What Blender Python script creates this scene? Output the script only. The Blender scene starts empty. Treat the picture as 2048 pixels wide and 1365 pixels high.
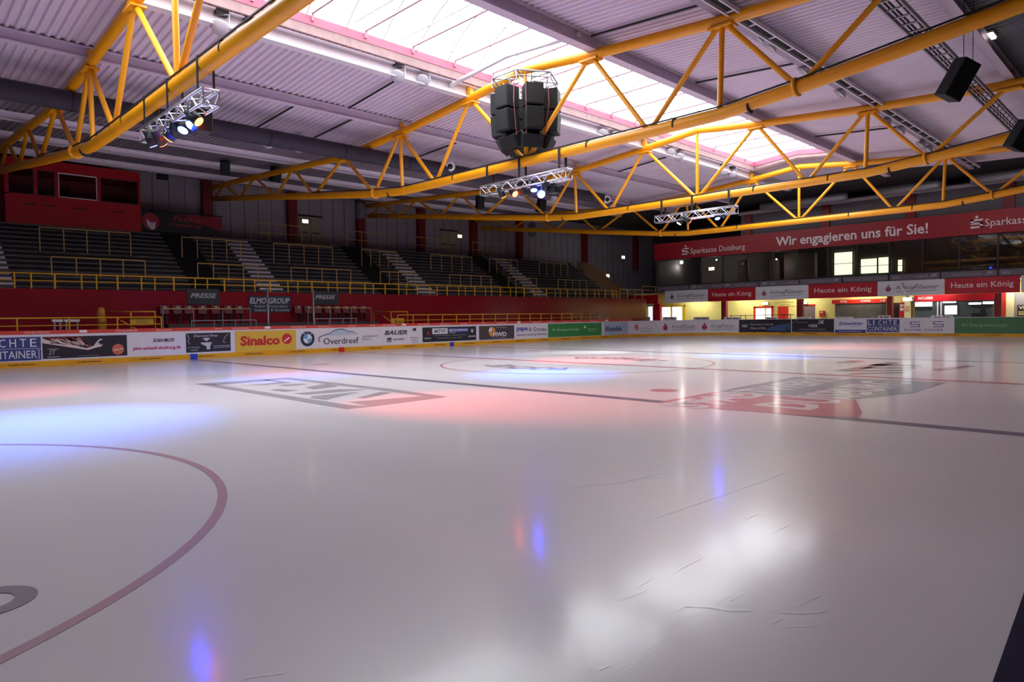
import bpy, bmesh, math, random
from mathutils import Vector, Matrix
SC = bpy.context.scene
COL = SC.collection
random.seed(7)
# ---------------------------------------------------------------- camera
F_PX, YAW, PITCH, ROLL, CAM_H = 1356.01, 0.791076, -0.0339044, -0.0143968, 1.53706
_F = Vector((math.cos(PITCH)*math.cos(YAW), math.cos(PITCH)*math.sin(YAW), math.sin(PITCH)))
_R0 = Vector((math.sin(YAW), -math.cos(YAW), 0)); _U0 = _R0.cross(_F)
_R = math.cos(ROLL)*_R0 + math.sin(ROLL)*_U0
_U = -math.sin(ROLL)*_R0 + math.cos(ROLL)*_U0
CAMP = Vector((0, 0, CAM_H))
cam = bpy.data.cameras.new('camera'); cam.sensor_width = 36; cam.lens = F_PX*36/2048
cam.clip_start = .05; cam.clip_end = 500
camo = bpy.data.objects.new('camera', cam); COL.objects.link(camo)
M = Matrix((_R, _U, -_F)).transposed().to_4x4(); M.translation = CAMP
camo.matrix_world = M
SC.camera = camo
# ---------------------------------------------------------------- daylight, exposure
SC.view_settings.view_transform = 'Standard'; SC.view_settings.look = 'None'
SC.view_settings.gamma = 1; SC.view_settings.use_curve_mapping = False
SC.view_settings.exposure = 0.0
world = bpy.data.worlds.new('overcast_sky'); SC.world = world; world.use_nodes = True
_bg = world.node_tree.nodes['Background']
_bg.inputs[0].default_value = (0.93, 0.97, 1.0, 1); _bg.inputs[1].default_value = 10.0
def portal(name, loc, rot, sx, sy):
    d = bpy.data.lights.new(name, 'AREA'); d.shape = 'RECTANGLE'; d.size = sx; d.size_y = sy
    d.cycles.is_portal = True
    o = bpy.data.objects.new(name, d); COL.objects.link(o); o.location = loc; o.rotation_euler = rot
    return o
portal('skylight_portal', (17.5, 14.7, 9.72), (0, 0, 0), 35.7, 4.4)
# ---------------------------------------------------------------- helpers
def at(x, y, X=None, Y=None, Z=None):
    d = _F + _R*((x-1024)/F_PX) + _U*((682.5-y)/F_PX)
    if X is not None: t = X/d.x
    elif Y is not None: t = Y/d.y
    else: t = (Z-CAM_H)/d.z
    return CAMP + d*t
def proj(P):
    d = Vector(P)-CAMP; z = d.dot(_F)
    return 1024+F_PX*d.dot(_R)/z, 682.5-F_PX*d.dot(_U)/z
def lin(c):
    return tuple((v/255/12.92 if v/255 <= .04045 else ((v/255+.055)/1.055)**2.4) for v in c)
MATS = {}
def mat(name, rgb, rough=.6, metal=0., noise=.0, nscale=3., emit=None, es=0., coat=0., ior=1.45, bump=0., bscale=40.):
    if name in MATS: return MATS[name]
    m = bpy.data.materials.new(name); m.use_nodes = True; MATS[name] = m
    nt = m.node_tree; b = nt.nodes['Principled BSDF']; L = nt.links.new
    c = lin(rgb)
    b.inputs['Base Color'].default_value = (*c, 1); b.inputs['Roughness'].default_value = rough
    b.inputs['Metallic'].default_value = metal; b.inputs['IOR'].default_value = ior
    if coat: b.inputs['Coat Weight'].default_value = coat; b.inputs['Coat Roughness'].default_value = .08
    if noise:
        tc = nt.nodes.new('ShaderNodeTexCoord'); n = nt.nodes.new('ShaderNodeTexNoise')
        n.inputs['Scale'].default_value = nscale; n.inputs['Detail'].default_value = 5
        L(tc.outputs['Object'], n.inputs['Vector'])
        r = nt.nodes.new('ShaderNodeValToRGB'); e = r.color_ramp.elements
        e[0].position = .3; e[1].position = .7
        e[0].color = (*[v*(1-noise) for v in c], 1); e[1].color = (*[min(1, v*(1+noise)) for v in c], 1)
        L(n.outputs['Fac'], r.inputs['Fac']); L(r.outputs['Color'], b.inputs['Base Color'])
        if bump:
            n2 = nt.nodes.new('ShaderNodeTexNoise'); n2.inputs['Scale'].default_value = bscale
            L(tc.outputs['Object'], n2.inputs['Vector'])
            bp = nt.nodes.new('ShaderNodeBump'); bp.inputs['Strength'].default_value = bump; bp.inputs['Distance'].default_value = .02
            L(n2.outputs['Fac'], bp.inputs['Height']); L(bp.outputs['Normal'], b.inputs['Normal'])
    if emit:
        b.inputs['Emission Color'].default_value = (*lin(emit), 1); b.inputs['Emission Strength'].default_value = es
    return m
def glass(name, tint=(1, 1, 1), refl=.12, rough=.02):
    if name in MATS: return MATS[name]
    m = bpy.data.materials.new(name); m.use_nodes = True; MATS[name] = m
    nt = m.node_tree; nt.nodes.clear(); L = nt.links.new
    o = nt.nodes.new('ShaderNodeOutputMaterial'); mx = nt.nodes.new('ShaderNodeMixShader')
    t = nt.nodes.new('ShaderNodeBsdfTransparent'); g = nt.nodes.new('ShaderNodeBsdfGlossy')
    t.inputs[0].default_value = (*tint, 1); g.inputs['Roughness'].default_value = rough
    lw = nt.nodes.new('ShaderNodeLayerWeight'); lw.inputs['Blend'].default_value = refl
    L(lw.outputs['Fresnel'], mx.inputs[0]); L(t.outputs[0], mx.inputs[1]); L(g.outputs[0], mx.inputs[2]); L(mx.outputs[0], o.inputs[0])
    return m
OFF = {}          # world position of the root each object hangs from
def thing(name, label, cat, loc=(0, 0, 0), group=None, rz=0):
    o = bpy.data.objects.new(name, None); COL.objects.link(o); o.location = loc; o.empty_display_size = .2
    if rz: o.rotation_euler.z = rz
    o['label'] = label; o['category'] = cat
    if group: o['group'] = group
    OFF[o.name] = Vector(loc); return o
def tag(o, label, cat, group=None, kind=None):
    o['label'] = label; o['category'] = cat
    if group: o['group'] = group
    if kind: o['kind'] = kind
    return o
def structure(o, label=None):
    o['kind'] = 'structure'
    if label: o['label'] = label
    return o
def relabel(o, label): o['label'] = label
def copy_tree(o, loc, label=None):
    c = o.copy(); COL.objects.link(c); c.location = loc; OFF[c.name] = Vector(loc)
    if label: c['label'] = label
    for ch in o.children:
        d = ch.copy(); COL.objects.link(d); d.parent = c
        for g in ch.children:
            e = g.copy(); COL.objects.link(e); e.parent = d
    return c
class MB:
    def __init__(s): s.b = bmesh.new()
    def quad(s, *p):
        s.b.faces.new([s.b.verts.new(q) for q in p]); return s
    poly = quad
    def box(s, c, d, rz=0, rx=0, ry=0, rot=None):
        R = rot if rot is not None else (Matrix.Rotation(rz, 3, 'Z') @ Matrix.Rotation(ry, 3, 'Y') @ Matrix.Rotation(rx, 3, 'X'))
        c = Vector(c); v = []
        for i in (-1, 1):
            for j in (-1, 1):
                for k in (-1, 1): v.append(s.b.verts.new(c + R @ Vector((i*d[0]/2, j*d[1]/2, k*d[2]/2))))
        for f in ((0, 1, 3, 2), (4, 6, 7, 5), (0, 4, 5, 1), (2, 3, 7, 6), (0, 2, 6, 4), (1, 5, 7, 3)): s.b.faces.new([v[i] for i in f])
        return s
    def span(s, a, b):
        return s.box([(a[i]+b[i])/2 for i in range(3)], [abs(b[i]-a[i]) for i in range(3)])
    def tube(s, pts, r, n=10, cap=True, r2=None):
        pts = [Vector(p) for p in pts]; rings = []
        for i, p in enumerate(pts):
            if i == 0: d = pts[1]-pts[0]
            elif i == len(pts)-1: d = pts[-1]-pts[-2]
            else: d = (pts[i+1]-p).normalized()+(p-pts[i-1]).normalized()
            d.normalize(); up = Vector((0, 0, 1)) if abs(d.z) < .95 else Vector((1, 0, 0))
            a = d.cross(up).normalized(); b = a.cross(d)
            rr = r if r2 is None else r+(r2-r)*i/(len(pts)-1)
            rings.append([s.b.verts.new(p+a*rr*math.cos(2*math.pi*(k+.5)/n)+b*rr*math.sin(2*math.pi*(k+.5)/n)) for k in range(n)])
        for A, B in zip(rings, rings[1:]):
            for k in range(n):
                f = s.b.faces.new((A[k], A[(k+1) % n], B[(k+1) % n], B[k])); f.smooth = n > 6
        if cap: s.b.faces.new(rings[0][::-1]); s.b.faces.new(rings[-1])
        return s
    def lathe(s, o, axis, prof, n=20):
        """prof: list of (distance along axis, radius)"""
        o = Vector(o); d = Vector(axis).normalized(); up = Vector((0, 0, 1)) if abs(d.z) < .95 else Vector((1, 0, 0))
        a = d.cross(up).normalized(); b = a.cross(d); rings = []
        for t, r in prof:
            rings.append([s.b.verts.new(o+d*t+(a*math.cos(2*math.pi*k/n)+b*math.sin(2*math.pi*k/n))*max(r, .001)) for k in range(n)])
        for A, B in zip(rings, rings[1:]):
            for k in range(n):
                f = s.b.faces.new((A[k], A[(k+1) % n], B[(k+1) % n], B[k])); f.smooth = True
        s.b.faces.new(rings[0][::-1]); s.b.faces.new(rings[-1]); return s
    def extrude(s, prof, a, b, axis='X'):
        """prof in the plane across the axis, extruded from a to b; axis X -> (y,z), Y -> (x,z)"""
        def P(t, p): return (t, p[0], p[1]) if axis == 'X' else ((p[0], t, p[1]) if axis == 'Y' else (p[0], p[1], t))
        A = [s.b.verts.new(P(a, p)) for p in prof]; B = [s.b.verts.new(P(b, p)) for p in prof]; n = len(prof)
        for k in range(n): s.b.faces.new((A[k], A[(k+1) % n], B[(k+1) % n], B[k]))
        s.b.faces.new(A[::-1]); s.b.faces.new(B); return s
    def build(s, name, m, parent=None, bevel=0, local=False):
        me = bpy.data.meshes.new(name)
        bmesh.ops.recalc_face_normals(s.b, faces=s.b.faces)
        if parent is not None and not local:
            off = OFF[parent.name]; bmesh.ops.translate(s.b, verts=s.b.verts, vec=-off)
        s.b.to_mesh(me); s.b.free(); me.materials.append(m)
        o = bpy.data.objects.new(name, me); COL.objects.link(o)
        if parent is not None: o.parent = parent; OFF[o.name] = OFF[parent.name]
        else: OFF[o.name] = Vector((0, 0, 0))
        if bevel:
            bv = o.modifiers.new('bevel', 'BEVEL'); bv.width = bevel; bv.segments = 2; bv.limit_method = 'ANGLE'
        return o
# ---- lettering: glyph outlines stretched into a box, then mapped onto any surface
def glyphs(s, bold=0, shear=0, spacing=1.0):
    cu = bpy.data.curves.new('lettering', 'FONT'); cu.body = s; cu.size = 1; cu.offset = bold; cu.shear = shear
    cu.space_character = spacing; cu.resolution_u = 2
    ob = bpy.data.objects.new('lettering', cu); COL.objects.link(ob)
    dg = bpy.context.evaluated_depsgraph_get(); dg.update()
    me = bpy.data.meshes.new_from_object(ob.evaluated_get(dg))
    bpy.data.objects.remove(ob); bpy.data.curves.remove(cu)
    V = [(v.co.x, v.co.y) for v in me.vertices]; Fc = [tuple(p.vertices) for p in me.polygons]; bpy.data.meshes.remove(me)
    xs = [v[0] for v in V]; ys = [v[1] for v in V]
    x0, x1, y0, y1 = min(xs), max(xs), min(ys), max(ys)
    return [((x-x0)/(x1-x0), (y-y0)/max(1e-6, y1-y0)) for x, y in V], Fc
class Surf:
    """2-D drawing surface: uv in metres -> world; layers lie 3 mm apart"""
    def __init__(s, fn): s.fn = fn
    def flat(o, r, u, n):
        o, r, u, n = Vector(o), Vector(r), Vector(u), Vector(n)
        return Surf(lambda a, b, l: o+r*a+u*b+n*l)
    def text(s, mb, t, x0, x1, z0, z1, layer=.02, **k):
        V, Fc = glyphs(t, **k)
        vs = [mb.b.verts.new(s.fn(x0+(x1-x0)*a, z0+(z1-z0)*b, layer)) for a, b in V]
        for f in Fc:
            try: mb.b.faces.new([vs[i] for i in f])
            except ValueError: pass
        return mb
    def rect(s, mb, x0, x1, z0, z1, layer=.012, n=1, thick=0):
        for i in range(n):
            a = x0+(x1-x0)*i/n; b = x0+(x1-x0)*(i+1)/n
            if thick:
                P = [s.fn(p, q, l) for l in (layer-thick, layer) for p, q in ((a, z0), (b, z0), (b, z1), (a, z1))]
                v = [mb.b.verts.new(p) for p in P]
                for f in ((4, 5, 6, 7), (0, 4, 7, 3), (1, 2, 6, 5), (3, 7, 6, 2), (0, 1, 5, 4)): mb.b.faces.new([v[j] for j in f])
            else: mb.quad(s.fn(a, z0, layer), s.fn(b, z0, layer), s.fn(b, z1, layer), s.fn(a, z1, layer))
        return mb
    def poly(s, mb, pts, layer=.016):
        mb.poly(*[s.fn(a, b, layer) for a, b in pts]); return mb
    def disc(s, mb, cx, cz, rx, rz=None, layer=.016, n=24, a0=0, a1=360):
        rz = rz or rx; full = abs(a1-a0) >= 360
        pts = [(cx+rx*math.cos(math.radians(a0+(a1-a0)*k/n)), cz+rz*math.sin(math.radians(a0+(a1-a0)*k/n))) for k in range(n if full else n+1)]
        if not full: pts.append((cx, cz))
        return s.poly(mb, pts, layer)
    def ring(s, mb, cx, cz, r0, r1, layer=.016, n=32, a0=0, a1=360):
        for k in range(n):
            t, u = (math.radians(a0+(a1-a0)*j/n) for j in (k, k+1))
            s.poly(mb, [(cx+r0*math.cos(t), cz+r0*math.sin(t)), (cx+r1*math.cos(t), cz+r1*math.sin(t)), (cx+r1*math.cos(u), cz+r1*math.sin(u)), (cx+r0*math.cos(u), cz+r0*math.sin(u))], layer)
        return mb
    def stroke(s, mb, pts, w, layer=.016):
        for (a, b), (c, d) in zip(pts, pts[1:]):
            L = math.hypot(c-a, d-b) or 1; nx, nz = -(d-b)/L*w/2, (c-a)/L*w/2
            s.poly(mb, [(a+nx, b+nz), (a-nx, b-nz), (c-nx, d-nz), (c+nx, d+nz)], layer)
        return mb
# ---------------------------------------------------------------- dimensions (metres)
SKX0A = -0.4
XA, XB, YA, YB, RC = -13.86, 48.87, -.29, 29.71, 8.5       # rink
T_X = [5.05, 15.28, 25.51, 35.75]                          # roof trusses
WALL_Y = 40.45; END_X = 61.0; DECK_END = 40.9
# ================================================================ STRUCTURE
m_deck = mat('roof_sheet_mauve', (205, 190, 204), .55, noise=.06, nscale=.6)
m_dark = mat('charcoal_sheet', (70, 66, 70), .7, noise=.1, nscale=.5)
m_wall = mat('grey_wall_panel', (150, 140, 148), .7, noise=.06, nscale=.4)
m_red = mat('signal_red_paint', (168, 8, 24), .4, noise=.08, nscale=1.5)
m_dred = mat('dark_red_column_paint', (120, 18, 26), .5, noise=.08)
m_yel = mat('yellow_steel_paint', (228, 152, 5), .38, noise=.05, nscale=2)
m_rail = mat('yellow_rail_paint', (228, 170, 30), .45, noise=.05, nscale=4)
m_conc = mat('grey_concrete', (110, 105, 105), .85, noise=.15, nscale=1.2, bump=.2)
m_white = mat('white_paint', (225, 222, 225), .5, noise=.03)
m_black = mat('black_plastic', (22, 22, 24), .5, noise=.1, nscale=8)
m_blackm = mat('black_metal', (38, 36, 40), .45, .3, noise=.1)
m_alu = mat('aluminium', (200, 198, 205), .3, .85, noise=.06, nscale=10)
m_grey = mat('grey_galvanised_steel', (150, 146, 152), .45, .5, noise=.08, nscale=6)
m_beam = mat('roof_beam_white', (205, 198, 206), .5, noise=.04)
m_duct = mat('dark_duct_fabric', (52, 47, 58), .75, noise=.12, nscale=2)
m_cable = mat('cable_black', (25, 22, 22), .6, noise=.1)
m_yellowwall = mat('pale_yellow_wall', (226, 214, 128), .7, noise=.03)
m_orange = mat('orange_red_paint', (196, 44, 22), .5, noise=.05)

# ---- floor of the hall
o = MB().box((20, 14, -.15), (90, 60, .2)).build('floor', m_conc); structure(o)
# ---- outer walls
WALL_TOP = 9.9
o = MB().box((20, WALL_Y+.15, 5.3), (84, .3, 10.6)).build('wall_far', m_wall); structure(o)
o = MB().box((END_X+.15, 14, 5.3), (.3, 56, 10.6)).build('wall_end', mat('dark_end_wall', (74, 68, 72), .8, noise=.06, nscale=.4)); structure(o)
o = MB().box((20, -11.2, WALL_TOP/2), (84, .3, WALL_TOP)).build('wall_near', m_wall); structure(o)
o = MB().box((-21, 14, WALL_TOP/2), (.3, 54, WALL_TOP)).build('wall_back', m_wall); structure(o)
# seams of the far wall cladding
mb = MB()
x = -8
while x < 60:
    mb.box((x, WALL_Y-.012, 7.2), (.03, .03, 5.2)); x += .85
o = mb.build('trim_1', mat('wall_seam', (104, 97, 104), .7, noise=.05)); structure(o)
# ---- roof deck : ribbed metal sheet following the truss profile
PROF = [(-11, 9.66), (-8.4, 9.5), (4.1, 8.88), (8.14, 9.05), (12.14, 9.37)]
PROF_F = [(17.28, 9.37), (21.28, 9.05), (25.3, 8.88), (29.83, 9.15), (33.94, 9.38), (37.8, 9.6), (40.6, 9.75)]
def deck(prof, x0, x1, name, m, pitch=.22, dep=.06):
    b = MB(); n = int((x1-x0)/pitch); cols = []
    for i in range(n):
        a = x0+i*pitch
        for dx, dz in ((0, 0), (.07, 0), (.11, dep), (.18, dep)): cols.append((a+dx, dz))
    cols.append((x1, 0)); prev = None
    for cx, dz in cols:
        cur = [b.b.verts.new((cx, y, z+dz)) for y, z in prof]
        if prev:
            for k in range(len(prof)-1): b.b.faces.new((prev[k], prev[k+1], cur[k+1], cur[k]))
        prev = cur
    return b.build(name, m)
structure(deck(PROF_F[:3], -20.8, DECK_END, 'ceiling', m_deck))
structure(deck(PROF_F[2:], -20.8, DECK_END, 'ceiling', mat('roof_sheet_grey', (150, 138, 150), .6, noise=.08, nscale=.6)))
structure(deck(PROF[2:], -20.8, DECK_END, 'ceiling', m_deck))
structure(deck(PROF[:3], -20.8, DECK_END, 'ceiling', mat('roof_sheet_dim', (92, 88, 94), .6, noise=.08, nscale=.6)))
structure(deck([(12.14, 9.37), (14.71, 9.62), (17.28, 9.37)], 35.4, DECK_END, 'ceiling', m_deck))
structure(deck([(12.14, 9.37), (14.71, 9.62), (17.28, 9.37)], -20.8, SKX0A, 'ceiling', m_deck))
o = MB().box((51, 14.6, 10.35), (20.4, 52, .2)).span((DECK_END, -11, 9.7), (DECK_END+.1, 40.6, 10.3)).build('ceiling', m_dark); structure(o)  # end roof gets little light; that shade is put into its charcoal colour
# weatherproof cover above the ribbed sheet (keeps daylight out)
b = MB()
for pr in (PROF, PROF_F):
    for (y0, z0), (y1, z1) in zip(pr, pr[1:]): b.quad((-21, y0, z0+.1), (DECK_END, y0, z0+.1), (DECK_END, y1, z1+.1), (-21, y1, z1+.1))
for xa, xb in ((35.4, DECK_END), (-21, SKX0A)):
    b.quad((xa, 12.1, 9.5), (xb, 12.1, 9.5), (xb, 14.7, 9.75), (xa, 14.7, 9.75)); b.quad((xa, 14.7, 9.75), (xb, 14.7, 9.75), (xb, 17.3, 9.5), (xa, 17.3, 9.5))
structure(b.build('ceiling', m_dark))
# ---- columns on the far wall
for i, cx in enumerate([5.05, 10.2, 15.24, 20.42, 25.41, 30.55, 35.7, 40.86, 49.47, 57.61]):
    o = MB().box((cx, WALL_Y-.2, 7.95), (.55, .39, 3.4)).build('wall_column', m_dred)
    tag(o, 'dark red steel column on the far grey wall, %s' % ['left of the press cabin', 'at the right edge of the press cabin', 'at the left end of the second truss', 'left of the first lit exit door', 'at the left end of the third truss', 'midway between third and fourth truss ends', 'at the left end of the fourth truss', 'just past the fourth truss end', 'above the brown stair flank', 'next to the corner lamps'][i], 'column', 'red columns along the far wall')
# ---- skylight : pink curb, glazing vault, glazing bars, tie rods
SKX0, SKX1, SKY0, SKY1 = -0.4, 35.4, 12.42, 16.98
m_pink = mat('pink_curb_paint', (176, 84, 106), .5, noise=.05)
m_brown = mat('brown_curb_sheet', (140, 112, 112), .6, noise=.15, nscale=5)
sky = thing('skylight', 'long barrel skylight with pink curb along the middle of the roof', 'skylight', (11.7, 14.7, 9.4))
def ridge(y, lo, hi): return hi-(hi-lo)*abs(y-14.7)/2.28
b = MB()
b.span((SKX0, SKY1, 9.55), (SKX1+.1, SKY1+.08, 9.8)); b.span((SKX0, SKY0-.08, 9.55), (SKX1+.1, SKY0, 9.8))
b.quad((SKX1, SKY0, 9.55), (SKX1, 14.7, 9.78), (SKX1, 14.7, 10.03), (SKX1, SKY0, 9.8)); b.quad((SKX1, 14.7, 9.78), (SKX1, SKY1, 9.55), (SKX1, SKY1, 9.8), (SKX1, 14.7, 10.03))
b.build('curb', m_pink, sky)
b = MB()
b.span((SKX0, SKY1+.02, 9.3), (SKX1+.05, SKY1+.1, 9.56)); b.span((SKX0, SKY0-.1, 9.3), (SKX1+.05, SKY0-.02, 9.56))
b.quad((SKX1+.02, SKY0, 9.36), (SKX1+.02, 14.7, 9.6), (SKX1+.02, 14.7, 9.79), (SKX1+.02, SKY0, 9.56)); b.quad((SKX1+.02, 14.7, 9.6), (SKX1+.02, SKY1, 9.36), (SKX1+.02, SKY1, 9.56), (SKX1+.02, 14.7, 9.79))
b.build('curb_lining', m_brown, sky)
def vault(t): # t 0..1 across
    y = SKY0+(SKY1-SKY0)*t; return y, 9.8+1.15*math.sin(math.pi*t)**.9
b = MB(); N = 14
for k in range(N):
    (y0, z0), (y1, z1) = vault(k/N), vault((k+1)/N)
    b.quad((SKX0, y0, z0), (SKX1, y0, z0), (SKX1, y1, z1), (SKX0, y1, z1))
b.poly(*[(SKX1+.05, *vault(k/N)) for k in range(N+1)]); b.poly(*[(SKX0, *vault(k/N)) for k in range(N+1)])
b.build('glazing', glass('skylight_glazing', (.98, .99, 1), .06, .2), sky)
m_bar = mat('glazing_bar_grey', (168, 160, 168), .5, noise=.05)
x = SKX1-.6; i = 0
while x > SKX0+.3:
    if i % 1 == 0:
        MB().tube([(x, *(vault(k/N)[0], vault(k/N)[1]-.03)) for k in range(N+1)], .024, 4).build('glazing_bar', m_bar, sky)
    x -= 1.22; i += 1
x = SKX1-1.0
m_tie = mat('tie_rod_dusty_rose', (150, 112, 126), .5, noise=.06)
while x > SKX0+.3:
    b = MB(); b.tube([(x, SKY0, 9.86), (x, SKY1, 9.86)], .034, 6); b.box((x, SKY1-.03, 9.78), (.07, .06, .26)); b.box((x, SKY0+.03, 9.78), (.07, .06, .26)); b.build('tie_rod', m_tie, sky)
    MB().tube([(x-.42, SKY0, 9.95), (x-.42, SKY1, 9.95)], .022, 4).build('tie_wire', m_bar, sky)
    x -= 1.67
# white steel struts crossing the opening beside each truss
for tx, lab in ((14.5, 'second'), (24.8, 'third'), (4.3, 'first')):
    o = MB().tube([(tx, 17.5, 9.2), (tx, 14.7, 9.42), (tx, 11.9, 9.2)], .07, 10).build('skylight_strut', m_beam)
    tag(o, 'slim white strut across the skylight opening beside the %s yellow truss' % lab, 'strut', 'white struts under the skylight')
# ---- purlins (roof beams running the length of the hall)
def purlin(y, ztop, h, w, lab, m, x1=DECK_END, x0=-20.5):
    t = .03
    pr = [(y-w/2, ztop), (y-w/2, ztop-t), (y-t/2, ztop-t), (y-t/2, ztop-h+t), (y-w/2, ztop-h+t), (y-w/2, ztop-h), (y+w/2, ztop-h), (y+w/2, ztop-h+t), (y+t/2, ztop-h+t), (y+t/2, ztop-t), (y+w/2, ztop-t), (y+w/2, ztop)]
    o = MB().extrude(pr, x0, x1).build('roof_purlin', m); return tag(o, lab, 'roof beam', 'purlins along the roof')
m_purl = mat('purlin_mauve_paint', (196, 182, 198), .5, noise=.05); m_purld = mat('purlin_dim_paint', (140, 128, 140), .5, noise=.05); m_pale = mat('purlin_pale_paint', (232, 222, 232), .5, noise=.05)
purlin(17.42, 9.36, .4, .3, 'white roof beam with hanging floodlights on the stands side of the skylight', m_beam)
purlin(12.0, 9.36, .4, .3, 'grey roof beam along the near edge of the skylight', m_purl)
purlin(21.28, 9.04, .32, .2, 'mauve roof beam between skylight and dark air duct', m_purl)
purlin(25.3, 8.87, .3, .2, 'roof beam directly above the dark air duct', m_purl)
purlin(29.83, 9.14, .3, .2, 'first pale roof beam beyond the dark air duct', m_pale)
purlin(33.94, 9.37, .3, .2, 'middle pale roof beam above the standing terrace', m_pale)
purlin(37.8, 9.59, .3, .2, 'pale roof beam nearest to the far grey wall', m_pale)
purlin(8.14, 9.04, .32, .24, 'grey roof beam carrying the row of floodlights right of the skylight', m_purld)
purlin(4.1, 8.87, .3, .24, 'roof beam beside the cable ladder at the upper right', m_purl)
# ================================================================ TRUSSES
LOW = [(39.32, 8.55), (35.95, 8.13), (31.72, 7.62), (27.93, 7.14), (23.13, 6.56), (21.23, 6.39), (19.22, 6.38), (14.71, 6.38), (10.22, 6.38), (8.2, 6.39), (6.3, 6.56), (1.5, 7.14), (-2.3, 7.62), (-6.5, 8.13), (-9.9, 8.55)]
TOP = [(40.2, 9.24), (37.8, 9.13), (33.94, 8.92), (29.83, 8.68), (25.35, 8.42), (21.31, 8.6), (17.3, 8.92), (14.71, 9.2), (12.14, 8.92), (8.12, 8.6), (4.1, 8.42), (-.4, 8.68), (-4.5, 8.92), (-8.4, 9.13), (-10.8, 9.24)]
Lk = dict(zip('L4 L3 L2 L1 A B C D E F G K1 K2 K3 K4'.split(), LOW))
Uk = dict(zip('W4 W3 W2 W1 U0 U1 U2 M U3 U4 U5 V1 V2 V3 V4'.split(), TOP))
WEB = [('W3', 'L4'), ('W3', 'L3'), ('W2', 'L3'), ('W2', 'L2'), ('W1', 'L2'), ('W1', 'L1'), ('U0', 'L1'), ('U0', 'A'), ('U1', 'A'), ('U1', 'B'), ('U1', 'C'), ('U2', 'C'), ('U2', 'D'), ('M', 'D'), ('U3', 'D'), ('U3', 'E'), ('U4', 'E'), ('U4', 'F'), ('U4', 'G'), ('U5', 'G'), ('U5', 'K1'), ('V1', 'K1'), ('V1', 'K2'), ('V2', 'K2'), ('V2', 'K3'), ('V3', 'K3'), ('V3', 'K4')]
def make_truss():
    t = thing('roof_truss', 'nearest yellow tube truss, at the upper left, carrying the first light rig', 'roof truss', (T_X[0], 14.71, 6.38), 'yellow roof trusses')
    X = T_X[0]
    MB().tube([(X, y, z) for y, z in TOP], .14, 14).build('top_chord', m_yel, t)
    MB().tube([(X, y, z) for y, z in LOW], .15, 14).build('bottom_chord', m_yel, t)
    for u, l in WEB:
        (y0, z0), (y1, z1) = Uk[u], Lk[l]
        MB().tube([(X, y0, z0-.1), (X, y0+(y1-y0)*.07, z0+(z1-z0)*.07), (X, y0+(y1-y0)*.93, z0+(z1-z0)*.93), (X, y1, z1+.1)], .068, 10).build('web_member', m_yel, t)
    for k in ('U0', 'U1', 'U2', 'U3', 'U4', 'U5'):
        y, z = Uk[k]
        MB().box((X, y, z-.16), (.34, .62, .05)).box((X, y, z+.24), (.14, .2, .26)).build('splice_plate', m_yel, t)
    for k, sgn in (('A', 1), ('G', -1)):
        y, z = Lk[k]
        MB().lathe((X, y-sgn*.1, z+.015), (0, sgn, .12), [(0, .15), (.01, .215), (.09, .215), (.1, .15)], 18).build('chord_flange', m_yel, t)
    MB().tube([(X-.1, y, z+.16) for y, z in LOW[3:12]], .022, 5).build('cable', m_cable, t)
    for y in (22.0, 18.1, 12.2, 9.4, 7.4):
        MB().lathe((X, y, 6.4), (0, 1, 0), [(0, .1), (0.001, .158), (.05, .158), (.051, .1)], 14).build('strap', m_cable, t)
    return t
tr0 = make_truss()
for X, lab in zip(T_X[1:], ('second yellow tube truss, crossing behind the hanging loudspeaker cluster', 'third yellow tube truss, carrying the light rig right of the middle', 'farthest yellow tube truss, just in front of the red gallery band')):
    copy_tree(tr0, (X, 14.71, 6.38), lab)
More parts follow.
